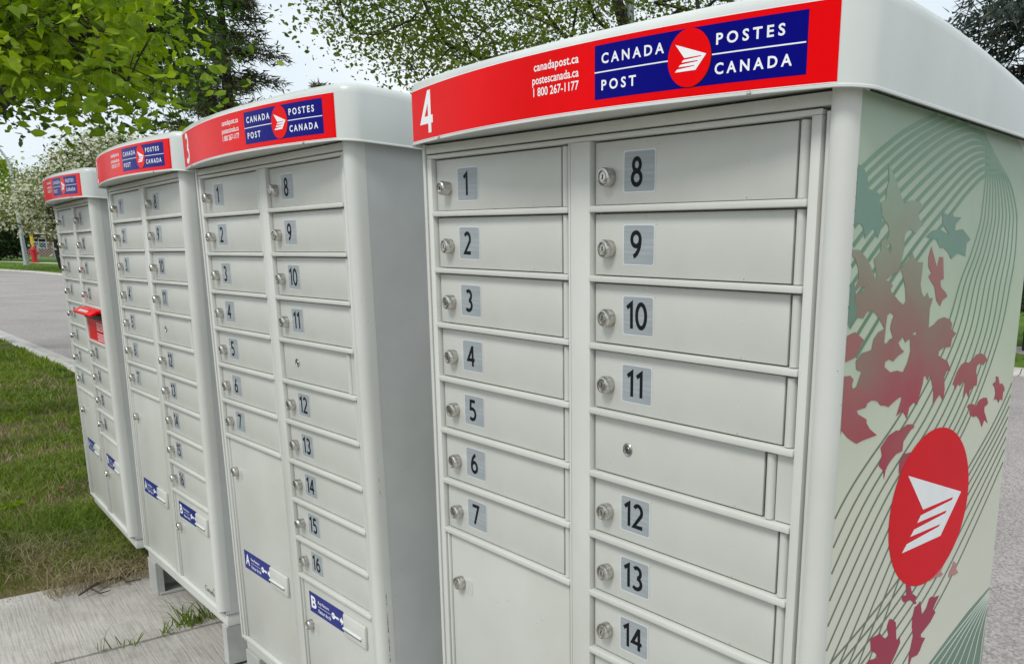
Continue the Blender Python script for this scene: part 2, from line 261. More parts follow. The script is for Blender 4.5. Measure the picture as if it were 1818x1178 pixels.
ART_LINES = [[(3.199,-0.005),(3.255,-0.205),(3.287,-0.456),(3.274,-0.819),(3.241,-1.034),(3.064,-1.425),(2.82,-1.813),(2.441,-2.575),(1.487,-3.516),(0.192,-4.548),(-0.999,-6.213),(-1.172,-6.414)],[(3.213,-0.003),(3.296,-0.201),(3.362,-0.449),(3.381,-0.812),(3.358,-1.028),(3.2,-1.42),(2.972,-1.812),(2.64,-2.583),(1.741,-3.543),(0.46,-4.6),(-0.816,-6.278),(-0.991,-6.482)],[(3.227,-0.002),(3.337,-0.196),(3.439,-0.442),(3.489,-0.804),(3.477,-1.021),(3.339,-1.416),(3.127,-1.81),(2.835,-2.59),(1.989,-3.569),(0.698,-4.646),(-0.627,-6.345),(-0.804,-6.552)],[(3.241,-0.0),(3.378,-0.192),(3.516,-0.435),(3.599,-0.796),(3.597,-1.014),(3.48,-1.411),(3.285,-1.809),(3.027,-2.598),(2.228,-3.595),(0.938,-4.693),(-0.432,-6.413),(-0.611,-6.624)],[(3.254,0.002),(3.42,-0.188),(3.593,-0.428),(3.71,-0.789),(3.719,-1.007),(3.623,-1.407),(3.446,-1.807),(3.214,-2.605),(2.459,-3.62),(1.172,-4.739),(-0.231,-6.484),(-0.412,-6.699)],[(3.268,0.003),(3.461,-0.183),(3.672,-0.42),(3.823,-0.781),(3.843,-1.0),(3.769,-1.402),(3.611,-1.806),(3.396,-2.613),(2.679,-3.643),(1.399,-4.783),(-0.023,-6.557),(-0.206,-6.775)],[(3.282,0.005),(3.503,-0.179),(3.751,-0.413),(3.937,-0.773),(3.969,-0.993),(3.918,-1.397),(3.778,-1.804),(3.583,-2.62),(2.888,-3.665),(1.626,-4.827),(0.191,-6.633),(0.006,-6.855)],[(3.296,0.007),(3.545,-0.174),(3.831,-0.406),(4.053,-0.765),(4.096,-0.986),(4.069,-1.392),(3.949,-1.803),(3.764,-2.627),(3.085,-3.687),(1.844,-4.87),(0.413,-6.711),(0.226,-6.937)],[(3.31,0.008),(3.588,-0.17),(3.911,-0.398),(4.171,-0.757),(4.226,-0.979),(4.223,-1.387),(4.124,-1.801),(3.939,-2.634),(3.268,-3.706),(2.053,-4.911),(0.642,-6.791),(0.453,-7.022)],[(3.324,0.01),(3.63,-0.165),(3.993,-0.391),(4.29,-0.749),(4.357,-0.971),(4.379,-1.382),(4.302,-1.8),(4.108,-2.641),(3.436,-3.724),(2.25,-4.949),(0.879,-6.875),(0.687,-7.109)],[(3.338,0.012),(3.673,-0.16),(4.075,-0.383),(4.41,-0.74),(4.491,-0.964),(4.539,-1.376),(4.484,-1.798),(4.27,-2.648),(3.589,-3.74),(2.436,-4.985),(1.125,-6.961),(0.93,-7.2)],[(3.067,0.189),(3.653,-0.155),(4.12,-0.403),(4.377,-0.694),(4.476,-0.907)],[(5.108,-3.181),(5.012,-3.32),(4.143,-4.22),(1.856,-5.861),(0.189,-6.632),(-0.2,-6.778)],[(5.251,-3.19),(5.158,-3.331),(4.292,-4.239),(2.066,-5.915),(0.434,-6.718),(0.056,-6.873)],[(5.397,-3.2),(5.306,-3.342),(4.444,-4.259),(2.283,-5.972),(0.688,-6.807),(0.322,-6.973)],[(5.545,-3.21),(5.456,-3.354),(4.598,-4.279),(2.505,-6.03),(0.952,-6.9),(0.6,-7.077)],[(5.695,-3.22),(5.609,-3.365),(4.755,-4.3),(2.734,-6.09),(1.226,-6.997),(0.889,-7.185)],[(5.848,-3.23),(5.764,-3.377),(4.915,-4.321),(2.97,-6.152),(1.511,-7.097),(1.19,-7.297)],[(6.004,-3.241),(5.922,-3.389),(5.078,-4.342),(3.213,-6.215),(1.808,-7.202),(1.505,-7.415)],[(6.161,-3.251),(6.082,-3.401),(5.243,-4.364),(3.464,-6.28),(2.117,-7.31),(1.834,-7.538)],[(-0.347,-0.91),(0.194,-0.56),(0.578,-0.326),(1.027,-0.085),(1.697,0.187),(2.286,0.379),(2.835,0.45)],[(-0.338,-1.069),(0.229,-0.675),(0.664,-0.404),(1.172,-0.124),(1.819,0.146),(2.38,0.324),(2.898,0.38)],[(-0.33,-1.229),(0.265,-0.791),(0.753,-0.484),(1.32,-0.164),(1.943,0.104),(2.475,0.268),(2.961,0.308)],[(-0.322,-1.39),(0.301,-0.908),(0.842,-0.566),(1.471,-0.205),(2.069,0.062),(2.571,0.21),(3.025,0.236)],[(-0.313,-1.552),(0.337,-1.027),(0.934,-0.649),(1.626,-0.247),(2.197,0.018),(2.669,0.152),(3.09,0.164)],[(-0.231,-1.708),(0.438,-1.152),(1.035,-0.755),(1.716,-0.348),(2.277,-0.07),(2.75,0.081),(3.177,0.102)],[(-0.146,-1.867),(0.54,-1.279),(1.138,-0.864),(1.808,-0.451),(2.358,-0.16),(2.833,0.009),(3.264,0.04)],[(-0.06,-2.029),(0.645,-1.409),(1.244,-0.975),(1.901,-0.555),(2.44,-0.251),(2.916,-0.064),(3.353,-0.022)],[(0.028,-2.195),(0.753,-1.542),(1.351,-1.087),(1.995,-0.661),(2.523,-0.343),(3.001,-0.138),(3.443,-0.086)],[(0.117,-2.364),(0.862,-1.677),(1.461,-1.203),(2.091,-0.77),(2.607,-0.437),(3.087,-0.213),(3.534,-0.15)],[(0.209,-2.537),(0.974,-1.816),(1.572,-1.32),(2.189,-0.88),(2.693,-0.532),(3.174,-0.289),(3.626,-0.216)],[(0.303,-2.714),(1.088,-1.957),(1.687,-1.44),(2.289,-0.992),(2.78,-0.629),(3.262,-0.367),(3.72,-0.282)]]
ART_FANSTRIPES = [[(2.948,-7.701),(3.058,-7.641),(3.809,-7.348),(5.021,-6.913)],[(3.182,-7.785),(3.294,-7.725),(3.958,-7.396),(5.02,-6.937)],[(3.423,-7.871),(3.538,-7.811),(4.108,-7.444),(5.018,-6.961)],[(3.671,-7.96),(3.79,-7.899),(4.262,-7.493),(5.016,-6.984)],[(3.927,-8.052),(4.049,-7.99),(4.418,-7.543),(5.014,-7.008)],[(4.191,-8.146),(4.316,-8.084),(4.578,-7.594),(5.012,-7.031)],[(4.463,-8.244),(4.591,-8.181),(4.74,-7.645),(5.01,-7.055)],[(4.743,-8.344),(4.876,-8.281),(4.905,-7.698),(5.009,-7.079)]]
ART_CIRCLE = (2.556,-5.006,1.166)
ART_LOGO = [(-0.647,0.509),(0.789,0.061),(0.319,-0.439),(-0.643,-0.445),(-0.543,-0.353),(0.252,-0.3),(0.28,-0.275),(-0.472,-0.277),(-0.392,-0.203),(0.399,-0.153),(0.422,-0.121),(-0.329,-0.133),(-0.254,-0.052),(0.545,-0.004),(0.573,0.028),(-0.208,0.011)]
# ------------------------------------------------------------------ flat print: strokes and lettering
def arc(cx, cy, rx, ry, a0, a1, n=18):
    return [(cx+rx*math.cos(math.radians(a0+(a1-a0)*i/n)), cy+ry*math.sin(math.radians(a0+(a1-a0)*i/n))) for i in range(n+1)]
DIG = {'0': [arc(.31, .5, .255, .45, 90, 450, 28)], '1': [[(.10, .79), (.36, .955), (.36, .0)]],
 '2': [arc(.29, .69, .23, .26, 150, -28)+[(.06, .05), (.57, .05)]],
 '3': [[(.08, .95)][:0]+arc(.27, .735, .215, .215, 140, -82), arc(.25, .27, .27, .235, 84, -140)],
 '4': [[(.45, .0), (.45, .99)], [(.43, .93), (.05, .31), (.62, .31)]],
 '5': [[(.53, .95), (.15, .95), (.12, .56)]+arc(.27, .31, .27, .265, 108, -138)],
 '6': [arc(.315, .295, .235, .25, 90, 450, 26), [(.085, .30)]+arc(.56, .33, .475, .62, 176, 104, 10)],
 '7': [[(.04, .95), (.57, .95), (.22, .0)]],
 '8': [arc(.31, .735, .19, .215, 90, 450, 24), arc(.31, .26, .24, .24, 90, 450, 26)],
 '9': [[(.62-x, 1-y) for x, y in arc(.315, .295, .235, .25, 90, 450, 26)], [(.62-x, 1-y) for x, y in [(.085, .30)]+arc(.56, .33, .475, .62, 176, 104, 10)]]}
def ribbon(pts, wd):
    "polyline -> list of quads of constant width, mitred"
    P = [Vector(p) for p in pts]; n = len(P); closed = (P[0]-P[-1]).length < 1e-6
    L = []; R = []
    for i in range(n):
        a = P[i]-P[i-1] if i > 0 else (P[-1]-P[-2] if closed else P[1]-P[0])
        b = P[i+1]-P[i] if i < n-1 else (P[1]-P[0] if closed else P[-1]-P[-2])
        a = a.normalized(); b = b.normalized(); t = (a+b)
        t = t.normalized() if t.length > 1e-6 else a
        nn = Vector((-t.y, t.x)); k = 1/max(.5, nn.dot(Vector((-a.y, a.x))))
        L.append(P[i]+nn*wd/2*k); R.append(P[i]-nn*wd/2*k)
    return L+R, [(i, i+1, n+i+1, n+i) for i in range(n-1)]
def digits(s, x0, z0, h, sx=1.0, wd=.168, gap=.10):
    "digit strokes: list of (verts2d, faces); x0 = left, z0 = bottom"
    res = []; x = x0
    for ch in s:
        off = -.06 if ch == '1' else 0
        for st in DIG[ch]:
            vs, fs = ribbon([((px+off)*sx, py) for px, py in st], wd)
            res.append(([(x+p.x*h, z0+p.y*h) for p in vs], fs))
        x += ((.44 if ch == '1' else .62)*sx+gap)*h
    return res, x-gap*h
_tc = {}
def text2d(s, bold=.0, space=1.0):
    "lettering from Blender's built-in font as flat triangles, scaled into a unit box"
    key = (s, bold, space)
    if key in _tc: return _tc[key]
    c = bpy.data.curves.new('lettering', 'FONT'); c.body = s; c.size = 1; c.offset = bold; c.space_character = space; c.resolution_u = 3
    o = bpy.data.objects.new('lettering', c); COL.objects.link(o)
    bpy.context.view_layer.update()
    me = bpy.data.meshes.new_from_object(o.evaluated_get(bpy.context.evaluated_depsgraph_get()))
    v = [(p.co.x, p.co.y) for p in me.vertices]; f = [tuple(p.vertices) for p in me.polygons]
    bpy.data.objects.remove(o); bpy.data.curves.remove(c); bpy.data.meshes.remove(me)
    xs = [p[0] for p in v]; ys = [p[1] for p in v]; x0, x1, y0, y1 = min(xs), max(xs), min(ys), max(ys)
    r = ([((a-x0)/(x1-x0), (b-y0)/(y1-y0)) for a, b in v], f, (x1-x0)/(y1-y0)); _tc[key] = r; return r
def put_text(mb, fn, s, x0, x1, z0, z1, mi, layer, bold=.0, space=1.0):
    v, f, _ = text2d(s, bold, space)
    mb.add([fn(x0+(x1-x0)*a, z0+(z1-z0)*b, layer) for a, b in v], f, mi)
def put_poly(mb, fn, poly, mi, layer, holes=()):
    "flat polygon (with holes) triangulated"
    loops = [poly]+list(holes); co = [Vector(p) for l in loops for p in l]; ed = []; k = 0
    for l in loops:
        n = len(l); ed += [(k+i, k+(i+1) % n) for i in range(n)]; k += n
    v, e, f, *_ = geometry.delaunay_2d_cdt(co, ed, [], 0, 1e-6)
    def inside(x, y, l):
        c = False; n = len(l)
        for i in range(n):
            (xa, ya), (xb, yb) = l[i], l[i-1]
            if (ya > y) != (yb > y) and x < (xb-xa)*(y-ya)/(yb-ya)+xa: c = not c
        return c
    keep = []
    for q in f:
        x = sum(v[i].x for i in q)/len(q); y = sum(v[i].y for i in q)/len(q)
        if inside(x, y, poly) and not any(inside(x, y, h) for h in holes): keep.append(tuple(q))
    mb.add([fn(p.x, p.y, layer) for p in v], keep, mi)
def put_rect(mb, fn, x0, x1, z0, z1, mi, layer, n=1):
    for i in range(n):
        a = x0+(x1-x0)*i/n; b = x0+(x1-x0)*(i+1)/n
        mb.add([fn(a, z0, layer), fn(b, z0, layer), fn(b, z1, layer), fn(a, z1, layer)], [(0, 1, 2, 3)], mi)
def roundrect(x0, x1, z0, z1, r, n=4):
    p = []
    for cx, cz, a0 in ((x1-r, z1-r, 0), (x0+r, z1-r, 90), (x0+r, z0+r, 180), (x1-r, z0+r, 270)):
        for i in range(n+1):
            t = math.radians(a0+90*i/n); p.append((cx+r*math.cos(t), cz+r*math.sin(t)))
    return p

# ------------------------------------------------------------------ community mailboxes
UNITS = [((-5.29345, 15.72266, 1.88951), (-0.73283, 0.00497, 0.009343)), ((-14.02632, 23.19904, 2.10637), (-0.730237, 0.005592, -0.003589)),
         ((-21.96408, 30.87898, 2.17405), (-0.750729, -0.009844, -0.005999)), ((-30.06175, 38.73301, 1.93795), (-0.785012, -0.000622, 0.0))]
CU, CW, CV = 4.4, 2.4, 14.9
def P3(u, w, v): return ((u-CU)*S, (w-CW)*S, (v+CV)*S)
def LP(u, w, v): return (u*S, w*S, v*S)
G, A1, A2, A3 = .511, 3.963, 4.474, 8.437       # mullion width and the opening edges
EPS = .0016

def scaled(mb, k=S):
    mb.v = [(x*k, y*k, z*k) for x, y, z in mb.v]; return mb
def meshS(name, mb, mats, **kw): return mesh_of(name, scaled(mb), mats, **kw)

ME = {}
def shared():
    # compartment door, origin at the upper left corner of its opening
    def door(width, htop, name, z0=-.895, z1=-.022):
        m = MB().box((.035, .085, z0), (width, .135, z1)); ME[name] = meshS(name, m, M['paint_door'], bevel=.0012, smooth=True)
    door(3.70, 0, 'door_left'); door(3.72, 0, 'door_right'); door(3.44, 0, 'door_plain')
    m = MB(); n = 8; prof = [(.07*math.cos(PI*i/n), .105-.07*math.sin(PI*i/n)) for i in range(n+1)]
    m.prism([(x, y) for x, y in prof], -.90, -.03); ME['hinge'] = meshS('hinge', m, M['paint_door'], smooth=True)
    # lock: bevelled collar, recessed face, plug and keyway
    m = MB(); m.lathe([(.10, .10), (.132, .09), (.134, .01), (.131, -.035), (.118, -.062), (.094, -.068), (.087, -.048), (.066, -.048), (.062, -.064), (.0005, -.064)], 22)
    m.box((-.012, -.0665, -.036), (.012, -.055, .036), 1); ME['lock'] = meshS('lock', m, [M['lock'], M['lock_dark']], smooth=True)
    m = MB(); m.lathe([(.10, .10), (.118, .09), (.122, -.05), (.114, -.09), (.098, -.105), (.086, -.108), (.080, -.08), (.052, -.08), (.046, -.10), (.0005, -.10)], 22)
    m.lathe([(.036, -.1005), (.030, -.1035), (.0005, -.1035)], 14, mi=1); ME['lock_long'] = meshS('lock_long', m, [M['lock'], M['lock_dark']], smooth=True)
    m = MB(); m.lathe([(.10, .09), (.102, .074), (.090, .062), (.070, .066), (.064, .078), (.0005, .078)], 22, mi=0)
    m.lathe([(.046, .077), (.040, .069), (.0005, .069)], 16, mi=0); m.box((-.01, .066, -.026), (.01, .0685, .026), 1)
    ME['ring_lock'] = meshS('ring_lock', m, [M['chrome'], M['lock_dark']], smooth=True)
    m = MB().box((0, -.022, 0), (A1, .17, .088)); ME['bar_left'] = meshS('divider_bar', m, M['paint'], bevel=.0013, smooth=True)
    m = MB().box((0, -.022, 0), (A3-A2, .17, .088)); ME['bar_right'] = meshS('divider_bar', m, M['paint'], bevel=.0013, smooth=True)
    for k in range(1, 17):
        m = MB(); s = str(k); fn = lambda x, z, l: (x, -l*EPS, z)
        put_poly(m, fn, roundrect(0, .66, -.575, 0, .035), 0, 1)
        put_poly(m, fn, roundrect(.018, .642, -.557, -.018, .03), 1, 2)
        w1 = digits(s, 0, 0, .375, 1.0)[1]; x0 = .33-w1/2-(.03 if k > 9 else .05)
        for q, (vs, fs) in enumerate(digits(s, x0, -.475, .375, 1.0)[0]): m.add([fn(x, z, 3+.35*q) for x, z in vs], fs, 2)
        ME['num%d' % k] = meshS('number_sticker', m, [M['sticker_rim'], M['sticker'], M['ink']], fixn=False)
shared()

def hood_front(u):
    "plan of the hood's bowed front edge"
    s = abs(u-4.45)/4.6; b = -.70+.42*min(s, .98)**2
    x = (abs(u-4.45)-4.48)/.32
    if x > 0: b += .32*(1-math.sqrt(max(0, 1-min(x, 1)**2)))+.08*min(x, 1)
    return b
ROOF = [(-1, 1.18), (-.85, 1.20), (-.3, 1.27), (.3, 1.30), (1.2, 1.285), (2, 1.22), (2.8, 1.12), (4, .93), (5.2, .74), (6, .6)]
def roof(w):
    for (a, ha), (b, hb) in zip(ROOF, ROOF[1:]):
        if w <= b:
            t = (w-a)/(b-a); return ha+(hb-ha)*t
    return ROOF[-1][1]
def build_hood(number, parent):
    # half outline from the front centre to the back centre, then mirrored
    half = [(4.45+x, hood_front(4.45+x)) for x in [.2*i for i in range(22)]+[4.3, 4.4, 4.48, 4.56, 4.63, 4.69, 4.74, 4.77, 4.79, 4.798]]
    half += [(9.25, .16), (9.25, .4)]
    half += [(9.25, .8), (9.25, 1.6), (9.25, 2.4), (9.25, 3.2), (9.25, 4.0), (9.25, 4.85), (9.16, 5.08), (8.9, 5.2), (7, 5.2), (4.45, 5.2)]
    n = len(half); loop = half+[(8.9-u, w) for u, w in half[-2:0:-1]]; k = len(loop)
    nor = []
    for i in range(k):
        a = Vector(loop[i])-Vector(loop[i-1]); b = Vector(loop[(i+1) % k])-Vector(loop[i])
        t = (a.normalized()+b.normalized()).normalized(); nor.append(Vector((t.y, -t.x)))
    m = MB(); rings = [(-.05, .276, 0), (-.035, .205, 0), (-.01, .195, 0), (.022, .198, 0), (.022, .222, 0), (.0, .238, 0), (.0, None, -.20), (-.012, None, -.12), (-.045, None, -.06), (-.10, None, -.02), (-.17, None, 0)]
    for off, v, dv in rings:
        for (u, w), nn in zip(loop, nor):
            q = Vector((u, w))+nn*off; m.v.append(P3(q.x, q.y, v if v is not None else roof(q.y)+dv))
    for r in range(len(rings)-1):
        for i in range(k):
            j = (i+1) % k; m.f.append((r*k+i, r*k+j, (r+1)*k+j, (r+1)*k+i)); m.m.append(0)
    for i in range(n-1):        # underside, closed just above the cabinet top
        q = [i, i+1, (k-i-1) % k, (k-i) % k]; q = [x for j, x in enumerate(q) if x not in q[:j]]
        m.f.append(tuple(q)); m.m.append(0)
    base = (len(rings)-1)*k; ix = lambda i: base+i % k
    cols = []
    for i in range(n):          # top surface: strips across, subdivided so the crown curves slightly
        a = Vector(m.v[ix(i)]); b = Vector(m.v[ix(-i)]); row = [ix(i)]
        if i not in (0, n-1):
            for j in range(1, 8):
                t = j/8; p = a.lerp(b, t); p.z += .0; m.v.append(tuple(p)); row.append(len(m.v)-1)
            row.append(ix(-i))
        else: row = [ix(i)]*9
        cols.append(row)
    for i in range(n-1):
        for j in range(8):
            q = [cols[i][j], cols[i][j+1], cols[i+1][j+1], cols[i+1][j]]; q2 = []
            for x in q:
                if x not in q2: q2.append(x)
            if len(q2) > 2: m.f.append(tuple(q2)); m.m.append(0)
    o = part('hood', m, M['plastic'], parent, smooth=True)
    # banner wrapped on the bowed front
    def fn(u, v, l):
        e = .01; d = (hood_front(u+e)-hood_front(u-e))/(2*e) if u < 9.1 else 1
        nn = Vector((d, -1)).normalized()*(.006+l*EPS)
        return P3(u+nn.x, hood_front(u)+nn.y, v)
    b = MB(); us = [-.03, .07, .14, .21, .3, .4, .5]+[.6+i*.1 for i in range(79)]+[8.47, 8.54, 8.61, 8.68, 8.75, 8.82, 8.89, 8.96]
    for a, c in zip(us, us[1:]): put_rect(b, fn, a, c, .25, 1.07, 0, 0)
    for a, c in zip(us, us[1:]):
        put_rect(b, fn, a, c, .241, .249, 2, 0); put_rect(b, fn, a, c, 1.072, 1.08, 2, 0)
    bl = [5.42]+[u for u in us if 5.42 < u < 8.60]+[8.60]
    for a, c in zip(bl, bl[1:]): put_rect(b, fn, a, c, .35, 1.005, 1, 1)
    put_rect(b, fn, 5.42, 6.72, .672, .687, 2, 2, 13); put_rect(b, fn, 7.32, 8.58, .672, .687, 2, 2, 13)
    put_text(b, fn, 'CANADA', 5.55, 6.63, .775, .902, 2, 2, .022, 1.5); put_text(b, fn, 'POST', 5.55, 6.17, .455, .582, 2, 2, .022, 1.5)
    put_text(b, fn, 'POSTES', 7.41, 8.32, .775, .902, 2, 2, .022, 1.5); put_text(b, fn, 'CANADA', 7.40, 8.42, .455, .582, 2, 2, .022, 1.5)
    put_text(b, fn, 'canadapost.ca', 4.12, 5.10, .81, .955, 2, 1, .016, 1.05); put_text(b, fn, 'postescanada.ca', 4.08, 5.10, .64, .785, 2, 1, .012)
    put_text(b, fn, '1 800 267-1177', 4.10, 5.10, .515, .63, 2, 1, .012)
    cx, cz, rr = 7.02, .68, .325
    circle = [(cx+rr*math.cos(t*PI/18), cz+rr*math.sin(t*PI/18)) for t in range(36)]
    put_poly(b, fn, [(x+.012, z-.008) for x, z in circle], 3, 3); put_poly(b, fn, circle, 0, 4)
    put_poly(b, fn, [(cx+x*rr, cz+z*rr) for x, z in ART_LOGO], 2, 5)
    st, x1 = digits(number, .42, .335, .68, 1.2, .185, .1)
    for q, (vs, fs) in enumerate(st): b.add([fn(x*1.0, z, 1+.4*q) for x, z in vs], fs, 2)
    part('banner', b, [M['red'], M['blue'], M['white'], M['ink']], parent, fixn=False)
    # screws in the hood skirt
    for u in (1.2, 7.9):
        sm = MB(); sm.lathe([(.03, 0), (.028, -.012), (.012, -.018), (.0005, -.018)], 10)
        part('screw', scaled(sm), M['lock'], parent, smooth=True, loc=P3(u, hood_front(u)-.03, .212))
    return o

def key_return(name, x0, x1, letter, parent, xs0, xs1):
    "blue key-return label and the moulded key slot beside it (door coordinates: x right, z up from the row top)"
    m = MB(); fn = lambda x, z, l: P3(x, .07-.004-l*EPS, z)
    zt, zb = -10.30, -10.85; put_rect(m, fn, x0, x1, zb, zt, 0, 0)
    wdt = x1-x0
    put_text(m, fn, letter, x0+.05*wdt, x0+.20*wdt, zb+.13, zt-.10, 1, 1, .03)
    put_text(m, fn, 'Key Return', x0+.26*wdt, x0+.58*wdt, zt-.25, zt-.14, 1, 1, .01)
    put_text(m, fn, 'Retour de clé', x0+.26*wdt, x0+.62*wdt, zb+.09, zb+.19, 1, 1, .01)
    put_rect(m, fn, x0+.26*wdt, x0+.62*wdt, zt-.300, zt-.290, 1, 1)
    kx, kz = x0+.70*wdt, zt-.28; r = .095
    put_poly(m, fn, [(kx+r*math.cos(t*PI/8), kz+r*.9*math.sin(t*PI/8)) for t in range(16)], 1, 1)
    put_poly(m, fn, [(kx-.02+.025*math.cos(t*PI/5), kz+.025*math.sin(t*PI/5)) for t in range(10)], 0, 2)
    put_poly(m, fn, [(kx+.05, kz+.03), (kx+.30, kz+.03), (kx+.30, kz-.01), (kx+.27, kz-.05), (kx+.24, kz-.01), (kx+.20, kz-.05), (kx+.17, kz-.02), (kx+.05, kz-.03)], 1, 1.4)
    ax = x0+.885*wdt; put_poly(m, fn, [(ax, kz+.045), (ax+.08, kz+.045), (ax+.08, kz+.11), (ax+.20, kz), (ax+.08, kz-.11), (ax+.08, kz-.045), (ax, kz-.045)], 1, 1)
    lab = part('key_return_label', m, [M['blue_label'], M['white']], parent, fixn=False)
    s = MB(); y0, y1 = .07, -.005
    s.box((xs0, y1, zb), (xs1, y0, zt)); s2 = MB()
    part('key_slot', MBl(s), M['paint'], parent, smooth=True, bevel=.0028)
    s2.box((xs0+.02, y1-.035, zb+.18), (xs1-.17, y1+.02, zb+.225))
    part('slot_lip', MBl(s2), M['white_plastic'], parent, smooth=True, bevel=.0012)
    s3 = MB(); s3.box((xs0+.04, y1-.004, zb+.125), (xs1-.2, y1+.01, zb+.178)); part('slot_mouth', MBl(s3), M['seam'], parent)
    return lab
def MBl(mb):
    mb.v = [P3(*p) for p in mb.v]; return mb
M['white_plastic'] = flat('white_plastic', (.70, .72, .71), .35)

def knob(parent, u, v, kind='lock', ang=0, tilt=0, name='lock'):
    o = link(name, ME[kind], parent); o.location = P3(u, 0, v); o.rotation_euler = (tilt, ang, 0); return o

def mailbox(idx, number, nleft, nright, red_slot, label):
    t, (yaw, tx, ty) = UNITS[idx]
    R = Matrix.Rotation(yaw, 3, 'Z') @ Matrix.Rotation(tx, 3, 'X') @ Matrix.Rotation(ty, 3, 'Y')
    base = (Vector(t)+R @ Vector((CU, CW, -CV)))*S+Vector((0, 0, H))
    root = empty('community_mailbox'); root.matrix_world = Matrix.Translation(base) @ R.to_4x4()
    tag(root, label, 'mailbox', 'grey community mailboxes in a row')
    gap = -(base.z)/S                      # ground level in rows relative to the empty
    # carcass
    m = MB(); m.prism([(-.28, .2), (9.02, .2), (9.02, 4.85), (8.85, 5.02), (-.11, 5.02), (-.28, 4.85)], -13.25, .238)
    part('cabinet', MBl(m), M['paint_side'], root, smooth=True)
    m = MB(); m.prism([(-.27, .10), (9.01, .10), (9.01, 4.8), (8.9, 4.9), (-.2, 4.9), (-.27, 4.8)], -13.62, -13.255)
    part('base_plinth', MBl(m), M['paint'], root, bevel=.002, smooth=True)
    m = MB(); m.prism([(8.765, .22), (8.765, -.09), (8.78, -.105), (8.86, -.125), (8.93, -.115), (8.99, -.075), (9.03, -.02), (9.05, .06), (9.05, .22)], -13.08, .25)
    part('corner_post', MBl(m), M['paint'], root, smooth=True)
    m = MB(); m.prism([(-.17, .22), (-.17, -.02), (-.19, -.035), (-.24, -.03), (-.28, .0), (-.295, .05), (-.295, .22)], -13.2, .25)
    part('corner_post', MBl(m), M['paint'], root, smooth=True)
    m = MB(); m.box((9.021, .075, -13.2), (9.047, 4.98, .235)); sp = part('side_panel', MBl(m), M['paint_side'], root)
    # frame
    for a, b in ((-.155, -.004), (A1, A1+.045), (A1+.055, A2), (A3+.004, A3+.145)):
        part('frame_stile', MBl(MB().box((a, 0, -13.1), (b, .21, -.002 if a > 0 and b < 8 else .0))), M['paint'], root, bevel=.0012, smooth=True)
    part('frame_rail', MBl(MB().box((-.155, .004, .002), (A3+.145, .21, .066))), M['paint'], root, bevel=.001, smooth=True)
    part('header', MBl(MB().box((-.155, -.004, .090), (8.755, .21, .236))), M['paint'], root, bevel=.001, smooth=True)
    part('frame_rail', MBl(MB().box((-.155, -.03, -13.22), (8.755, .21, -13.104))), M['paint'], root, bevel=.0025, smooth=True)
    m = MB(); m.tube([P3(8.668, .06, -13.08), P3(8.668, .06, .03)], .052*S, 10); part('hinge_rod', m, M['paint'], root, smooth=True)
    # compartments
    rows_l = list(range(nleft))
    for k in rows_l:
        one_door(root, 'l', k, k+1, idx)
    part('parcel_door', MBl(MB().box((.10, .07, -13.085), (3.86, .13, -nleft-.03))), M['paint_door'], root, bevel=.0015, smooth=True)
    part('door_edge', MBl(MB().box((.03, .03, -13.085), (.085, .13, -nleft-.03))), M['paint_door'], root, bevel=.001, smooth=True)
    knob(root, .45, -nleft-.97, tilt=random.uniform(-.04, .04), ang=random.uniform(-.3, .3))
    emboss(root, 'A', .62, -nleft-1.13)
    num = nleft+1
    for k in nright:
        if k == 'blank':
            continue
        one_door(root, 'r', k, num, idx); num += 1
    last = max(nright)+1
    for k in range(int(last)):
        if k in nright or red_slot: continue
        if not red_slot:
            d = link('blank_door', ME['door_plain'], root); d.location = P3(A2, 0, -k)
            knob(d, 0, 0, 'ring_lock').location = (.80*S, 0, -.46*S)
            h = link('hinge', ME['hinge'], d); h.location = (3.56*S, .0, 0)
            part('filler_plate', MBl(MB().box((A2+3.66, .075, -k-.9), (A3-.01, .135, -k-.02))), M['paint_door'], root, bevel=.0008)
            if k > 0: bar(root, 'r', k+1)
    if red_slot: letter_slot(root, 4); bar(root, 'r', 5.46)
    part('parcel_door', MBl(MB().box((A2+.10, .07, -13.085), (A3-.11, .13, -last-.03))), M['paint_door'], root, bevel=.0015, smooth=True)
    part('door_edge', MBl(MB().box((A2+.03, .03, -13.085), (A2+.085, .13, -last-.03))), M['paint_door'], root, bevel=.001, smooth=True)
    knob(root, 4.90, -11.21, tilt=.03, ang=.2); emboss(root, 'B', 5.06, -11.4)
    key_return('A', .37, 2.33, 'A', root, 2.42, 3.60)
    key_return('B', 4.87, 6.83, 'B', root, 6.93, 8.05)
    for k in rows_l: bar(root, 'l', k+1)
    if idx == 2:
        m = MB(); fn = lambda x, z, l: P3(x, .07-.004-l*EPS, z)
        put_text(m, fn, 'Canada', 7.05, 8.02, -12.90, -12.72, 0, 0, .0)
        put_rect(m, fn, 7.93, 7.96, -12.72, -12.62, 1, 0); put_rect(m, fn, 7.96, 8.03, -12.67, -12.62, 1, 0)
        part('wordmark', m, [M['ink'], M['leaf_red']], root, fixn=False)
    build_hood(number, root)
    # legs down to the ground
    zb = gap/1.0-14.9
    if idx == 3:       # the farthest one stands on a recessed pedestal, hidden in the grass
        m = MB(); m.box((1.6, 1.2, zb+.02), (7.2, 3.9, -13.63)); part('leg', MBl(m), M['leg'], root, bevel=.002)
        return root, sp
    m = MB(); m.box((-.27, .05, zb+.02), (.78, .12, -13.63)); m.box((-.27, .12, zb+.02), (-.20, 4.3, -13.63)); m.box((-.27, 4.3, zb+.02), (.78, 4.37, -13.63))
    m.box((-.20, .12, zb+.02), (.86, 4.3, zb+.10)); m.box((.71, .12, zb+.10), (.78, .30, -13.63)); m.box((.71, 4.0, zb+.10), (.78, 4.3, -13.63)); m.box((.71, .30, -13.95), (.78, 4.0, -13.63))
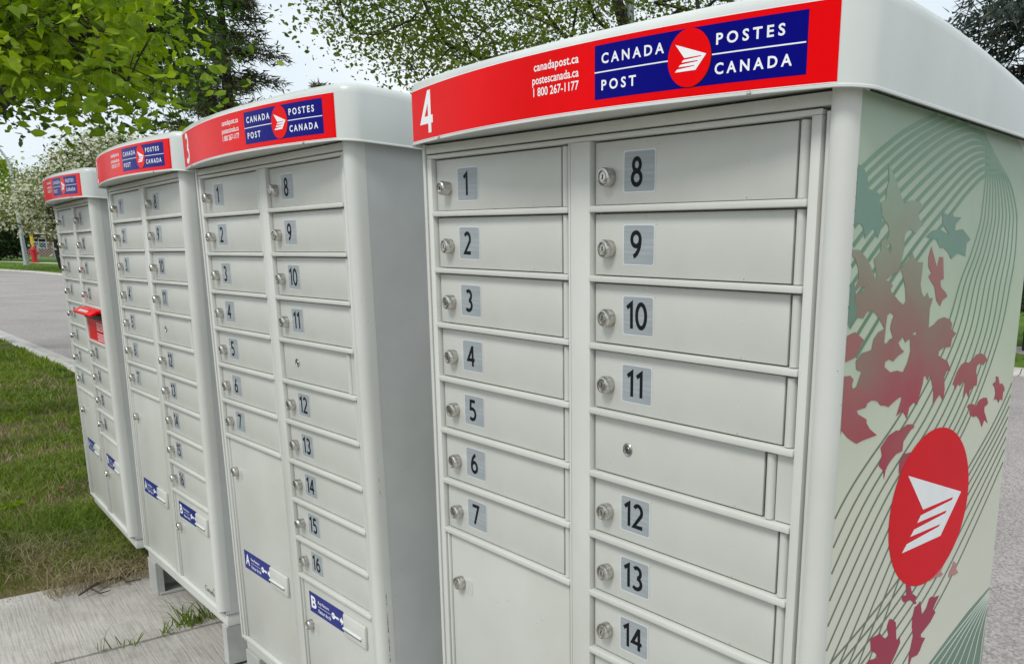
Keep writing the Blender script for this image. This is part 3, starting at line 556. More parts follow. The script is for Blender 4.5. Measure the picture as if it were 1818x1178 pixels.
    part('leg', MBl(m), M['leg'], root, bevel=.0008)
    m = MB(); m.box((8.58, .05, zb+.02), (9.0, .12, -13.63)); m.box((8.93, .12, zb+.02), (9.0, 4.3, -13.63)); m.box((7.6, 4.3, zb+.02), (9.0, 4.37, -13.63)); m.box((8.45, .12, zb+.02), (8.93, 4.3, zb+.10))
    part('leg', MBl(m), M['leg'], root, bevel=.0008)
    return root, sp
LONG = {(0, 1), (1, 2), (2, 10), (2, 11), (2, 12), (2, 15)}
def bar(root, side, k):
    o = link('divider_bar', ME['bar_left' if side == 'l' else 'bar_right'], root)
    o.location = P3(0 if side == 'l' else A2, 0, -k)
def one_door(root, side, k, num, idx):
    u0 = 0 if side == 'l' else A2
    d = link('compartment_door', ME['door_left' if side == 'l' else 'door_right'], root); d.location = P3(u0, 0, -k); d.rotation_euler = (random.uniform(-.004, .004), 0, random.uniform(-.0035, .0015))
    h = link('hinge', ME['hinge'], d); h.location = ((3.83)*S, 0, 0)
    o = link('lock', ME['lock_long' if (idx, num) in LONG or random.random() < (.0, .12, .3, .4)[idx] else 'lock'], d)
    o.location = ((.43 if side == 'l' else .365)*S, 0, -.52*S); o.rotation_euler = (random.uniform(-.05, .05), random.choice([0, 0, .25, -.3]), random.uniform(-.06, .06))
    s = link('number_sticker', ME['num%d' % num], d); s.location = ((.725 if side == 'l' else .655)*S, .085*S-.0002, -.17*S+random.uniform(-.0006, .0006)); s.rotation_euler = (0, random.uniform(-.014, .014), 0)
    if side == 'r': bar(root, 'r', k+1)
def emboss(root, ch, u, v):
    m = MB(); fn = lambda x, z, l: P3(x, .07-l*.006, z)
    put_rect(m, fn, u-.03, u+.2, v-.03, v+.24, 0, .5)
    put_text(m, fn, ch, u+.03, u+.14, v+.03, v+.17, 1, 1.2, .0)
    part('embossed_letter', m, [M['paint_door'], M['paint']], root, fixn=False)
def letter_slot(root, row):
    u0, u1, z0, z1 = A2+.02, A3-.02, -row-.02, -row-1.44
    plate = part('letter_slot', MBl(MB().box((u0, .04, z1), (u1, .16, z0))), M['red_side'], root, bevel=.0015, smooth=True)
    m = MB(); prof = [(.04, z0+.02), (-.20, z0-.02), (-.42, z0-.16), (-.42, z0-.24), (-.18, z0-.12), (.04, z0-.10)]
    m.prism(prof, u0-.02, u1+.02, axis=0)
    m.v = [P3(*p) for p in m.v]; part('slot_hood', m, M['red'], root, smooth=True, bevel=.001)
    m = MB(); m.box((u0+.3, -.10, z0-.42), (u1-.3, .04, z0-.20)); part('slot_flap', MBl(m), M['seam'], root)
    m = MB(); fn = lambda x, z, l: P3(x, .04-.003-l*EPS, z)
    def words(n, za, x0, x1):
        for i in range(n):
            z = za-i*.085; put_text(m, fn, ['Letters only', 'No parcels', 'Lettres'][i % 3], x0, x1-.25*(i % 2), z-.045, z, 0, 0, .01)
    for i in range(4): put_rect(m, fn, u0+1.9, u1-.45-.3*(i == 3), z0-.62-i*.085, z0-.59-i*.085, 0, 0)
    for i in range(4): put_rect(m, fn, u0+1.9, u1-.35-.3*(i == 3), z0-1.03-i*.085, z0-1.0-i*.085, 0, 0)
    part('slot_print', m, M['white'], root, fixn=False)
    m = MB()     # white lettering blocks on the sloping hood
    def fh(x, z, l):
        t = z; w = -.20-.22*t; return P3(x, w-.004, z0-.02-.14*t+.012)
    for i in range(7): put_rect(m, fh, u0+.9+i*.28, u0+1.08+i*.28, .35, .8, 0, 0)
    part('hood_print', m, M['white'], root, fixn=False)

LAB = ['nearest mailbox with the number 4 on its red banner and maple leaves on its side', 'mailbox with the number 3 on its red banner, between those marked 2 and 4',
       'mailbox with the number 2 on its red banner, third from the right', 'farthest mailbox in the row, with a red letter slot among its doors']
right = [0, 1, 2, 3, 5, 6, 7, 8, 9]
mail4, side4 = mailbox(0, '4', 7, right, False, LAB[0])
mailbox(1, '3', 7, right, False, LAB[1]); mailbox(2, '2', 7, right, False, LAB[2])
mailbox(3, '1', 8, [0, 1, 2, 3, 5.46, 6.46, 7.46, 8.5], True, LAB[3])

# printed artwork on the right side of mailbox 4
def side_art(root):
    U = 9.047
    fn = lambda w, v, l: P3(U+.004+l*EPS, w, v)
    m = MB()
    put_poly(m, fn, [(.078, .23), (4.22, .23), (4.47, .084), (4.80, -.9), (4.965, -1.9), (4.975, -13.1), (.078, -13.1)], 0, 0)
    part('printed_film', m, M['panel_print'], root, fixn=False)
    def clip(pl):
        "keep the parts of a polyline inside the panel"
        out = []; cur = []
        inside = lambda p: .08 < p[0] < 4.95 and -13 < p[1] < .22
        for a, b in zip(pl, pl[1:]):
            n = 12
            for i in range(n):
                p = (a[0]+(b[0]-a[0])*i/n, a[1]+(b[1]-a[1])*i/n)
                if inside(p): cur.append(p)
                else:
                    if len(cur) > 1: out.append(cur)
                    cur = []
        if inside(pl[-1]): cur.append(pl[-1])
        if len(cur) > 1: out.append(cur)
        return out
    def smooth(pl, n=10):
        P = [pl[0]]+list(pl)+[pl[-1]]; o = []
        for i in range(1, len(P)-2):
            p0, p1, p2, p3 = P[i-1:i+3]
            for j in range(n):
                t = j/n; o.append(tuple(.5*((2*p1[k])+(-p0[k]+p2[k])*t+(2*p0[k]-5*p1[k]+4*p2[k]-p3[k])*t*t+(-p0[k]+3*p1[k]-3*p2[k]+p3[k])*t**3) for k in (0, 1)))
        return o+[tuple(pl[-1])]
    m = MB(); q = 0
    for li, pl in enumerate(ART_LINES):
        for c in clip(smooth(pl)):
            vs, fs = ribbon(c, .038 if li < 20 else .055); m.add([fn(p.x, p.y, 1+.04*li) for p in vs], fs, 0)
    part('printed_lines', m, M['line'], root, fixn=False)
    cl = lambda pg: [(min(4.95, max(.08, a)), min(.22, b)) for a, b in pg]
    m = MB()
    for k, pg in enumerate(ART_FAN): put_poly(m, fn, cl(pg), 0, 2.6)
    for k, pl in enumerate(ART_FANSTRIPES):
        for c in clip(smooth(pl)):
            vs, fs = ribbon(c, .035); m.add([fn(p.x, p.y, 2.9+.02*k) for p in vs], fs, 1)
    part('printed_fan', m, [M['fan'], M['fan_line']], root, fixn=False)
    m = MB()
    for k, pg in enumerate(ART_TEAL): put_poly(m, fn, cl(pg), 1, 3.1+.02*k)
    for k, pg in enumerate(ART_RED): put_poly(m, fn, cl(pg), 2, 3.2+.02*k)
    for k, pg in enumerate(ART_PINK): put_poly(m, fn, cl(pg), 3, 3.2+.02*k)
    put_poly(m, fn, cl(ART_MAIN), 0, 3.55, ART_HOLES)
    part('printed_leaves', m, [M['leaf_main'], M['leaf_teal'], M['leaf_red'], M['leaf_pink']], root, fixn=False)
    cx, cz, r = ART_CIRCLE
    m = MB(); put_poly(m, fn, [(cx+r*math.cos(t*PI/36), cz+r*math.sin(t*PI/36)) for t in range(72)], 0, 4.4)
    put_poly(m, fn, [(cx+x*r, cz+z*r) for x, z in ART_LOGO], 1, 5.2)
    part('round_logo', m, [M['red_side'], M['white']], root, fixn=False)
side_art(side4)

# rust along the seam of mailbox 3 and under the first lock of mailbox 4
M['rust'] = mat_noise('rust_stain', (.20, .11, .05), (.36, .27, .16), 60, .8, .2)
def rust(root, pts, r, n, seed):
    rr = random.Random(seed); m = MB()
    for i in range(n):
        t = rr.random(); k = rr.uniform(.3, 1)*r; c = [a+(b-a)*t for a, b in zip(*pts)]; h_ = rr.uniform(1, 4)*k
        fnr = lambda y, z: P3(c[0], c[1]+y, c[2]+z)
        m.add([fnr(-k*.5, 0), fnr(0, -h_), fnr(k*.5, 0), fnr(.1*k, h_*.8)], [(0, 1, 2, 3)])
    return part('rust_stain', m, M['rust'], root, fixn=False)
m3 = [o for o in bpy.data.objects if o.name.startswith('community_mailbox') and '3 on its red banner, between' in o['label']][0]
rust(m3, ((9.0535, .085, -9.2), (9.0535, .085, -13.0)), .022, 90, 3); rust(m3, ((9.0535, .09, -6.0), (9.0535, .09, -7.0)), .015, 12, 4)


# ------------------------------------------------------------------ ground, road, pavement
M['soil'] = mat_noise('soil', (.055, .040, .026), (.13, .10, .065), 9, .95, .1, bumps=.6, bscale=40, bdist=.02)
M['turf'] = mat_noise('turf_base', (.05, .065, .018), (.13, .105, .05), 2.2, .95, .1, bumps=.5, bscale=30, bdist=.02, lo=.38, hi=.66, detail=8)
M['turf_far'] = mat_noise('turf_far', (.065, .125, .018), (.13, .21, .035), 1.3, .95, .1, bumps=.5, bscale=14, bdist=.05, detail=8)
def asphalt():
    m, N, L, B = newmat('aggregate_road')
    n = tex_noise(N, L, .5, 9, .68); n1 = tex_noise(N, L, 70, 3, .7)
    tcv = N.new('ShaderNodeTexCoord'); vo = N.new('ShaderNodeTexVoronoi'); vo.inputs['Scale'].default_value = 75; L.new(tcv.outputs['Object'], vo.inputs['Vector'])
    a = ramp(N, L, n.outputs['Fac'], [(.3, (.27, .25, .24)), (.7, (.39, .36, .345))])
    b = ramp(N, L, vo.outputs['Color'], [(.15, (.62, .58, .56)), (.55, (1, 1, 1)), (.9, (1.25, 1.2, 1.18))])
    x = N.new('ShaderNodeMix'); x.data_type = 'RGBA'; x.blend_type = 'MULTIPLY'; x.inputs['Factor'].default_value = .9
    L.new(a.outputs['Color'], x.inputs['A']); L.new(b.outputs['Color'], x.inputs['B']); L.new(x.outputs['Result'], B.inputs['Base Color'])
    B.inputs['Roughness'].default_value = .9; bump(N, L, B, vo.outputs['Distance'], .5, .006); return m
def broom():
    m, N, L, B = newmat('broomed_concrete')
    tc = N.new('ShaderNodeTexCoord'); mp = N.new('ShaderNodeMapping'); mp.vector_type = 'TEXTURE'; mp.inputs['Rotation'].default_value = (0, 0, math.radians(-46)); mp.inputs['Scale'].default_value = (1/5, 1/170, 1)
    L.new(tc.outputs['Object'], mp.inputs['Vector'])
    st = N.new('ShaderNodeTexNoise'); st.inputs['Scale'].default_value = 1; st.inputs['Detail'].default_value = 3; L.new(mp.outputs['Vector'], st.inputs['Vector'])
    big = tex_noise(N, L, 2.2, 12, .78); pit = tex_noise(N, L, 75, 5, .75)
    a = ramp(N, L, big.outputs['Fac'], [(.30, (.20, .18, .16)), (.43, (.36, .34, .31)), (.56, (.44, .42, .39)), (.72, (.52, .49, .455))])
    b = ramp(N, L, st.outputs['Fac'], [(.38, (.80, .79, .77)), (.55, (1.04, 1.04, 1.035))])
    c = ramp(N, L, pit.outputs['Fac'], [(.30, (.55, .53, .50)), (.42, (1, 1, 1))])
    x = N.new('ShaderNodeMix'); x.data_type = 'RGBA'; x.blend_type = 'MULTIPLY'; x.inputs['Factor'].default_value = 1
    y = N.new('ShaderNodeMix'); y.data_type = 'RGBA'; y.blend_type = 'MULTIPLY'; y.inputs['Factor'].default_value = 1
    L.new(a.outputs['Color'], x.inputs['A']); L.new(b.outputs['Color'], x.inputs['B']); L.new(x.outputs['Result'], y.inputs['A']); L.new(c.outputs['Color'], y.inputs['B'])
    L.new(y.outputs['Result'], B.inputs['Base Color']); B.inputs['Roughness'].default_value = .92
    bump(N, L, B, st.outputs['Fac'], .5, .004); return m
M['road'] = asphalt(); M['broom'] = broom()
M['kerb'] = mat_noise('kerb_concrete', (.42, .405, .375), (.55, .53, .50), 6, .9, .2, bumps=.3, bscale=60, bdist=.004, detail=8)
M['kerb_dark'] = mat_noise('kerb_face', (.20, .20, .19), (.28, .275, .26), 6, .9, .2)

def sheet(name, poly, z, thick, mat, bevel=0, extra=()):
    "flat polygon laid on the gently rising terrain, with real thickness"
    bm = bmesh.new(); vs = [bm.verts.new((x, y, 0)) for x, y in poly]; bm.faces.new(vs)
    for yc in (6, 62, 85, 110)+tuple(extra):
        bmesh.ops.bisect_plane(bm, geom=bm.verts[:]+bm.edges[:]+bm.faces[:], plane_co=(0, yc, 0), plane_no=(0, 1, 0))
    bmesh.ops.recalc_face_normals(bm, faces=bm.faces)
    for f in bm.faces:
        if f.normal.z < 0: f.normal_flip()
    for v in bm.verts: v.co.z = hz(v.co.y)+z
    if thick:
        r = bmesh.ops.extrude_face_region(bm, geom=bm.faces[:])
        top = [e for e in r['geom'] if isinstance(e, bmesh.types.BMVert)]
        s = set(top)
        for v in bm.verts:
            if v not in s: v.co.z -= thick
        bmesh.ops.recalc_face_normals(bm, faces=bm.faces)
    me = bpy.data.meshes.new(name); bm.to_mesh(me); bm.free(); me.materials.append(mat)
    return link(name, me)
g = sheet('ground', [(-700, -60), (700, -60), (700, 900), (-700, 900)], -.17, 0, M['soil'], extra=(200, 400)); tag(g, kind='structure')
# kerb lines: near one straight along the row of mailboxes, far one bending away
NK0, NK1 = 2.20, 2.34                       # back and face of the near kerb
near = [tuple(RP(a, NK1)[:2]) for a in (-70, 30)]
fk = [ground_at(-260, 468), ground_at(0, 477.5), ground_at(60, 481), ground_at(108, 485.5)]
farl = [(-150, 92), (-95, 78)]+[(p.x, p.y) for p in fk[1:]]
pr = ground_at(1808, 668, -.12); pr2 = ground_at(1812, 640)
a0, n0 = RA((pr.x, pr.y))
far_line = farl+[tuple(RP(-34, 12.3)[:2]), tuple(RP(-20, n0)[:2]), (pr.x, pr.y), tuple(RP(a0+12, n0)[:2]), tuple(RP(30, n0)[:2])]
road = [(-170, 76), (-75, 44), (-36, 26), tuple(RP(-22, NK1)[:2])]+[tuple(RP(30, NK1)[:2])]+far_line[::-1]
tag(sheet('road', road, -.12, .05, M['road']), kind='structure')
def strip(name, line, off0, off1, z, thick, mat, piece=None):
    "strip beside a polyline (offsets to the left of its direction); cut into pieces if asked"
    P = [Vector(p) for p in line]; nn = []
    for i in range(len(P)):
        a = (P[i]-P[i-1]).normalized() if i else (P[1]-P[0]).normalized(); b = (P[i+1]-P[i]).normalized() if i < len(P)-1 else a
        t = (a+b).normalized(); nn.append(Vector((-t.y, t.x)))
    A = [p+n*off0 for p, n in zip(P, nn)]; B = [p+n*off1 for p, n in zip(P, nn)]
    return sheet(name, [tuple(p) for p in A]+[tuple(p) for p in B[::-1]], z, thick, mat)
# near kerb: cast in lengths with joints, each piece its own object; gutter pan in front
kerb = empty('kerb', RP(0, NK0)); tag(kerb, kind='structure')
kerb.location = (0, 0, 0)
def kerb_piece(a, b):
    bm = MB(); prof = [(NK0-.02, -.25), (NK0-.02, 0.0), (NK0+.10, 0.0), (NK0+.15, -.03), (NK0+.19, -.105), (NK0+.42, -.112), (NK0+.42, -.25)]
    e = [a+.004, b-.004]; vs = []
    for q in e:
        for n, z in prof: vs.append(tuple(RP(q, n, z)))
    k = len(prof); fs = [(i, (i+1) % k, k+(i+1) % k, k+i) for i in range(k)]+[tuple(range(k))[::-1], tuple(range(k, 2*k))]
    bm.add(vs, fs); o = part('kerb_stone', bm, M['kerb'], kerb, bevel=.006, smooth=True)
a = -24.0
while a < 12:
    kerb_piece(a, a+3.0); a += 3.0
fkerb = empty('far_kerb'); tag(fkerb, kind='structure')
def dense(line, step=6):
    P = [Vector(p) for p in line]; o = []
    for p, q in zip(P, P[1:]):
        n = max(1, int((q-p).length/step)); o += [p.lerp(q, i/n) for i in range(n)]
    return o+[P[-1]]
fl = dense(far_line, 5)
for p, q in zip(fl, fl[1:]):
    d = (q-p).normalized(); nn = Vector((-d.y, d.x)); p2 = p+d*.01; q2 = q-d*.01
    m = MB(); prof = [(-.02, -.25), (-.02, -.10), (.06, -.08), (.10, .0), (.26, .0), (.26, -.25)]
    vs = [(r.x+nn.x*o, r.y+nn.y*o, hz(r.y+nn.y*o)+z) for r in (p2, q2) for o, z in prof]; k = 6
    m.add(vs, [(i, (i+1) % k, k+(i+1) % k, k+i) for i in range(k)]+[tuple(range(k))[::-1], tuple(range(k, 2*k))])
    part('kerb_stone', m, M['kerb'], fkerb, smooth=True)
# far verge, far footpath, lawns beyond
def offs(line, o):
    P = [Vector(p) for p in line]; r = []
    for i in range(len(P)):
        t = ((P[i]-P[i-1]).normalized() if i else Vector((0, 0)))+((P[i+1]-P[i]).normalized() if i < len(P)-1 else Vector((0, 0)))
        t.normalize(); r.append((P[i].x-t.y*o, P[i].y+t.x*o))
    return r
# the far verge is wide on the left (the road bends away from the footpath) and 2.6 m on the right
walk_near = [(-170, 112)]+[tuple(ground_at(x, y)[:2]) for x, y in ((-40, 463.5), (0, 464.2), (60, 466.3), (108, 468.2))]+[tuple(RP(-45, 24)[:2]), tuple(RP(-25, n0+4)[:2]), tuple(RP(-10, n0+2.9)[:2]), tuple(RP(30, n0+2.9)[:2])]
tag(sheet('far_verge', offs(far_line, .26)+walk_near[::-1], -.005, .12, M['turf_far']), kind='structure')
tag(sheet('far_footpath', walk_near+offs(walk_near, 1.7)[::-1], .0, .12, M['kerb']), kind='structure')
tag(sheet('far_lawn', offs(walk_near, 1.7)+[(200, 60), (300, 300), (-300, 300), (-300, 120)], .0, .12, M['turf_far']), kind='structure')
# near verge (turf under the blades) and the broomed pavement the boxes stand on
AE = -4.37                                   # left end of the pavement, along the row
e1, e2 = ground_at(0, 1067), ground_at(250, 1010)
NB = 1.62
tag(sheet('verge', [tuple(RP(-24, NK0-.02)[:2]), (-36, 25.6), (-75, 43.6), (-170, 75.6), (-170, 20), tuple(RP(-40, -12)[:2]), tuple(RP(-10, -6)[:2]), tuple(RP(AE-.0, -6)[:2]), tuple(RP(AE-.02, NB)[:2]), tuple(RP(14, NB)[:2]), tuple(RP(14, NK0-.02)[:2])], -.012, .13, M['turf']), kind='structure')
pave = empty('pavement'); tag(pave, kind='structure')
aj = [AE, -3.52, -2.02, -.52, .98, 2.48, 3.98, 5.48]
for i, (a, b) in enumerate(zip(aj, aj[1:])):
    for n_a, n_b in ((-4.2, -2.4), (-2.4, -.6), (-.6, NB)):
        m = MB(); dz = random.uniform(-.004, .004); g_ = .005
        vs = [tuple(RP(x, y, z)) for z in (-.13, dz) for x, y in ((a+g_, n_a+g_), (b-g_, n_a+g_), (b-g_, n_b-g_), (a+g_, n_b-g_))]
        m.add(vs, [(0, 3, 2, 1), (4, 5, 6, 7), (0, 1, 5, 4), (1, 2, 6, 5), (2, 3, 7, 6), (3, 0, 4, 7)])
        part('slab', m, M['broom'], pave, bevel=.005, smooth=True)


# ------------------------------------------------------------------ vegetation
M['bark'] = mat_noise('bark', (.045, .036, .030), (.11, .09, .075), 14, .95, .1, bumps=.8, bscale=30, bdist=.02, mapscale=(1, 1, .25))
M['bark_dark'] = mat_noise('bark_dark', (.022, .019, .017), (.06, .05, .043), 14, .95, .1, bumps=.6, bscale=30, bdist=.02, mapscale=(1, 1, .25))
M['twig'] = mat_noise('twig_bark', (.13, .11, .09), (.22, .19, .16), 20, .9, .1)
M['leaf_near'] = mat_leaf('leaf_near', (.045, .10, .005), (.17, .26, .008), (.36, .44, .02), 5.0, .45)
M['leaf_deep'] = mat_leaf('leaf_deep', (.022, .055, .006), (.045, .10, .008), (.09, .17, .015), 1.6, .30)
M['leaf_mid'] = mat_leaf('leaf_mid', (.05, .085, .009), (.11, .16, .014), (.20, .25, .03), 1.5, .35)
M['leaf_spring'] = mat_leaf('leaf_spring', (.10, .14, .03), (.16, .20, .05), (.22, .26, .09), 1.5, .3)
M['petal'] = mat_leaf('petal_white', (.56, .55, .42), (.74, .72, .60), (.84, .82, .72), 3, .3)
M['needle'] = mat_leaf('needle_dusk', (.030, .040, .018), (.065, .070, .026), (.13, .12, .045), 1.4, .1)
M['needle_blue'] = mat_leaf('needle_blue', (.018, .030, .022), (.040, .058, .042), (.08, .10, .065), 1.8, .1)
M['bush'] = mat_leaf('bush_leaf', (.015, .03, .01), (.03, .055, .015), (.05, .08, .02), 3, .15)

def leaf_quads(C, size, droop=.3, aspect=.55, jitter=.35, flat=.0):
    "diamond leaves folded along the midrib: two triangles sharing it, random directions with some droop"
    n = len(C); d = rng.normal(size=(n, 3)); d[:, 2] = d[:, 2]*.6-droop; d /= np.linalg.norm(d, axis=1)[:, None]
    r = rng.normal(size=(n, 3)); s = np.cross(d, r); s /= np.linalg.norm(s, axis=1)[:, None]+1e-9
    nn = np.cross(d, s); sz = size*(1+jitter*rng.normal(size=(n, 1))).clip(.4, 1.9)
    t = C+d*sz; up = nn*sz*.07
    l1 = C+d*sz*.28+s*sz*aspect*.48+up; l2 = C+d*sz*.62+s*sz*aspect*.40+up; r1 = C+d*sz*.28-s*sz*aspect*.48+up; r2 = C+d*sz*.62-s*sz*aspect*.40+up
    V = np.stack([C, l1, l2, t, r2, r1], 1).reshape(-1, 3); i = np.arange(n)[:, None]*6
    F_ = np.concatenate([i+np.array([[0, 1, 2, 3]]), i+np.array([[0, 3, 4, 5]])], 0)
    return V, F_
def grow(root_pts, clusters, r0, tip=.006, n=6, seglen=.5, sag=.1):
    """skeleton: trunk polyline, then every cluster joins the nearest node that is nearer the trunk;
    returns a MB of tapered limbs (radii by the pipe rule)"""
    nodes = []; par = []
    tp = [Vector(p) for p in root_pts]
    for i, (p, q) in enumerate(zip(tp, tp[1:])):
        k = max(1, int((q-p).length/seglen))
        for j in range(k):
            nodes.append(p.lerp(q, j/k)); par.append(len(nodes)-2)
    nodes.append(tp[-1]); par.append(len(nodes)-2); par[0] = -1; nt_ = len(nodes)
    mid = tp[-1]*.5+tp[0]*.5
    cl = sorted([Vector(c) for c in clusters], key=lambda c: min((c-x).length for x in nodes[:nt_]))
    ends = []
    arr = np.array([tuple(x) for x in nodes])
    for c in cl:
        v = arr-np.array(c); dist = np.linalg.norm(v, axis=1)
        up = np.where(arr[:, 2] > c.z+.3, 1.0, 0.0)*.4
        idx = int(np.argmin(dist*(1+up)+.02*np.arange(len(arr))/len(arr)))
        p = nodes[idx]; L = (c-p).length; k = max(1, int(L/seglen)); last = idx; new = []
        side = Vector(rng.normal(size=3)); side = side*(.08*L/max(side.length, .01))
        for j in range(1, k+1):
            t = j/k; q = p.lerp(c, t)+side*math.sin(PI*t)+Vector((0, 0, sag*L*math.sin(PI*t)))
            nodes.append(q); par.append(last); last = len(nodes)-1; new.append(tuple(q))
        arr = np.vstack([arr, np.array(new)]); ends.append(last)
    w_ = np.zeros(len(nodes))
    for e in ends: w_[e] += 1
    for i in range(len(nodes)-1, 0, -1):
        if w_[i] > 0 and par[i] >= 0: w_[par[i]] += w_[i]
    w_ = np.maximum(w_, .6); rad = tip*np.power(w_, .5); k_ = r0/rad[0]
    rad = np.where(w_ > 1, tip*np.power(w_, math.log(r0/tip)/math.log(max(2.0, w_[0]))), tip)
    kids = {}
    for i, p in enumerate(par): kids.setdefault(p, []).append(i)
    m = MB(); st = [(0, -1)]
    while st:
        i, p = st.pop(); ch = [i] if p < 0 else [p, i]
        while True:
            k = sorted(kids.get(ch[-1], []), key=lambda c: -w_[c])
            if not k: break
            for c in k[1:]: st.append((c, ch[-1]))
            ch.append(k[0])
        if len(ch) > 1:
            rr = [rad[c] for c in ch]
            if p >= 0: rr[0] = min(rad[p], rr[1]*1.15)
            big = rr[0] > .05; m.tube([nodes[c] for c in ch], rr, 8 if big else (5 if rr[0] > .015 else 3), cap=False)
    return m, [nodes[e] for e in ends]
def scatter(centres, per, spread, squash=.7):
    C = np.array([tuple(c) for c in centres]); C = np.repeat(C, per, 0)
    o = rng.normal(size=C.shape)*spread; o[:, 2] *= squash
    return C+o
def in_tree(root, V): return V-np.array(root.location)[None, :]
def tree(name, label, cat, trunk, clusters, r0, leafsize, per, spread, mat, bark, tip=.006, extra=None, droop=.3, seglen=.5, group=None, sag=.1, aspect=.55, twigs=True):
    root = empty(name, trunk[0]); tag(root, label, cat, group); o = Vector(trunk[0])
    m, ends = grow([Vector(t)-o for t in trunk], [Vector(c)-o for c in clusters], r0, tip, seglen=seglen, sag=sag)
    if twigs:
        for e in ends:
            for _ in range(4):
                d = Vector(rng.normal(size=3)); d.z = d.z*.5-.1; d = d.normalized()*spread*1.3
                m.tube([e, e+d*.5+Vector((0, 0, .05*spread)), e+d], [tip*.8, tip*.5, tip*.3], 3, cap=False)
    part('trunk', m, bark, root, smooth='full', fixn=False)
    V, Fq = leaf_quads(scatter(ends, per, spread), leafsize, droop, aspect=aspect)
    f = link('foliage', mesh_np('foliage', V, Fq, mat), root); f['kind'] = 'stuff'
    if extra:
        mt, per2, size2, nm = extra; V, Fq = leaf_quads(scatter(ends, per2, spread*1.05), size2, 0, aspect=.9)
        f = link(nm, mesh_np(nm, V, Fq, mt), root); f['kind'] = 'stuff'
    return root, ends
def in_px(poly, n, d0, d1, clump=None, edge=0):
    "random points of space seen inside a polygon of the photograph, between two distances"
    xs = [p[0] for p in poly]; ys = [p[1] for p in poly]; out = []
    while len(out) < n:
        x = random.uniform(min(xs), max(xs)); y = random.uniform(min(ys), max(ys)); c = False
        for i in range(len(poly)):
            (xa, ya), (xb, yb) = poly[i], poly[i-1]
            if (ya > y) != (yb > y) and x < (xb-xa)*(y-ya)/(yb-ya)+xa: c = not c
        if c: out.append(at(x, y, random.uniform(d0, d1)))
    return out
def base_at(x, dist, y=470):
    "ground point below image column x at a distance"
    v = ray(x, y); v = v/math.hypot(v[0], v[1])*dist
    return Vector((v[0], v[1], hz(v[1])))

# --- near tree overhead at the left: fat leaves, trunk leaning in from outside the frame
b = base_at(-420, 9.5); b.z = -.12
trunk = [b, b+Vector((.25, 0, 1.6)), at(-60, 150, 8.6), at(25, 40, 8.2), at(60, -160, 8.0), at(120, -420, 8.2)]
cl = in_px([(-300, -500), (300, -500), (270, -60), (180, 0), (190, 70), (175, 120), (140, 110), (60, 120), (-60, 110), (-300, 40)], 125, 5.2, 8.8)
cl += in_px([(-60, -60), (160, -60), (175, 30), (240, 160), (215, 165), (170, 95), (60, 110), (0, 80), (-60, 70)], 46, 4.5, 5.6)
near_tree, nends = tree('broadleaf_tree', 'large broadleaf tree whose leafy branches hang into the upper left corner', 'tree', trunk, cl, .26, .052, 95, .20, M['leaf_near'], M['bark_dark'], tip=.005, droop=.55, sag=.05)
# the nearest leaves one by one
def leaf_mesh():
    m = MB(); n = 6; prof = [0, .30, .44, .40, .26, .10, 0]; L_ = []; R_ = []; C_ = []
    for i in range(n+1):
        t = i/n; z = -.16*t*t; C_.append((0, t, z)); L_.append((-prof[i]*.62, t, z+prof[i]*.16)); R_.append((prof[i]*.62, t, z+prof[i]*.16))
    vs = C_+L_[1:n]+R_[1:n]; o1 = n+1; o2 = n+1+n-1; fs = []
    for i in range(n):
        a, b_ = i, i+1; la = o1+i-1 if i > 0 else None; lb = o1+i if i < n-1 else None; ra = o2+i-1 if i > 0 else None; rb = o2+i if i < n-1 else None
        fs.append(tuple(x for x in (a, b_, lb, la) if x is not None)); fs.append(tuple(x for x in (a, ra, rb, b_) if x is not None))
    m.add(vs, fs); m.v = [(x*.058, y*.058, z*.058) for x, y, z in m.v]; return mesh_of('leaf', m, M['leaf_near'], smooth='full', fixn=False)
LM = leaf_mesh(); o = Vector(near_tree.location); k = 0
cands = sorted(nends, key=lambda e: (e+o-Vector((0, 0, H))).length)[:42]
for e in cands:
    if k >= 290: break
    for _ in range(7):
        p = e+Vector(rng.normal(size=3))*.08; l = link('leaf', LM, near_tree); l.location = p
        l.rotation_euler = (random.uniform(-1.5, -.2), random.uniform(-.5, .5), random.uniform(0, 6.28)); s_ = random.uniform(.8, 1.25); l.scale = (s_, s_, s_); k += 1

# --- darker tree behind it
b = base_at(150, 24)
trunk = [base_at(-60, 17), at(-30, 330, 17)*1, at(20, 100, 17), at(120, -250, 17)]
trunk = [base_at(-230, 17), base_at(-225, 17)+Vector((0, 0, 2.2)), at(-120, 120, 16.5), at(60, -60, 16.5), at(150, -350, 17)]
cl = in_px([(-350, -500), (310, -450), (312, 0), (312, 80), (300, 140), (270, 190), (215, 205), (150, 215), (110, 225), (60, 222), (0, 190), (-200, 190), (-350, 100)], 300, 13.5, 19)
cl += in_px([(240, -80), (335, -80), (335, 40), (325, 100), (300, 165), (270, 185), (240, 150)], 40, 13.5, 16)
tree('broadleaf_tree', 'dark leafy tree behind the near branches at upper left', 'tree', trunk, cl, .30, .085, 95, .42, M['leaf_deep'], M['bark_dark'], tip=.008, droop=.35, seglen=.8)
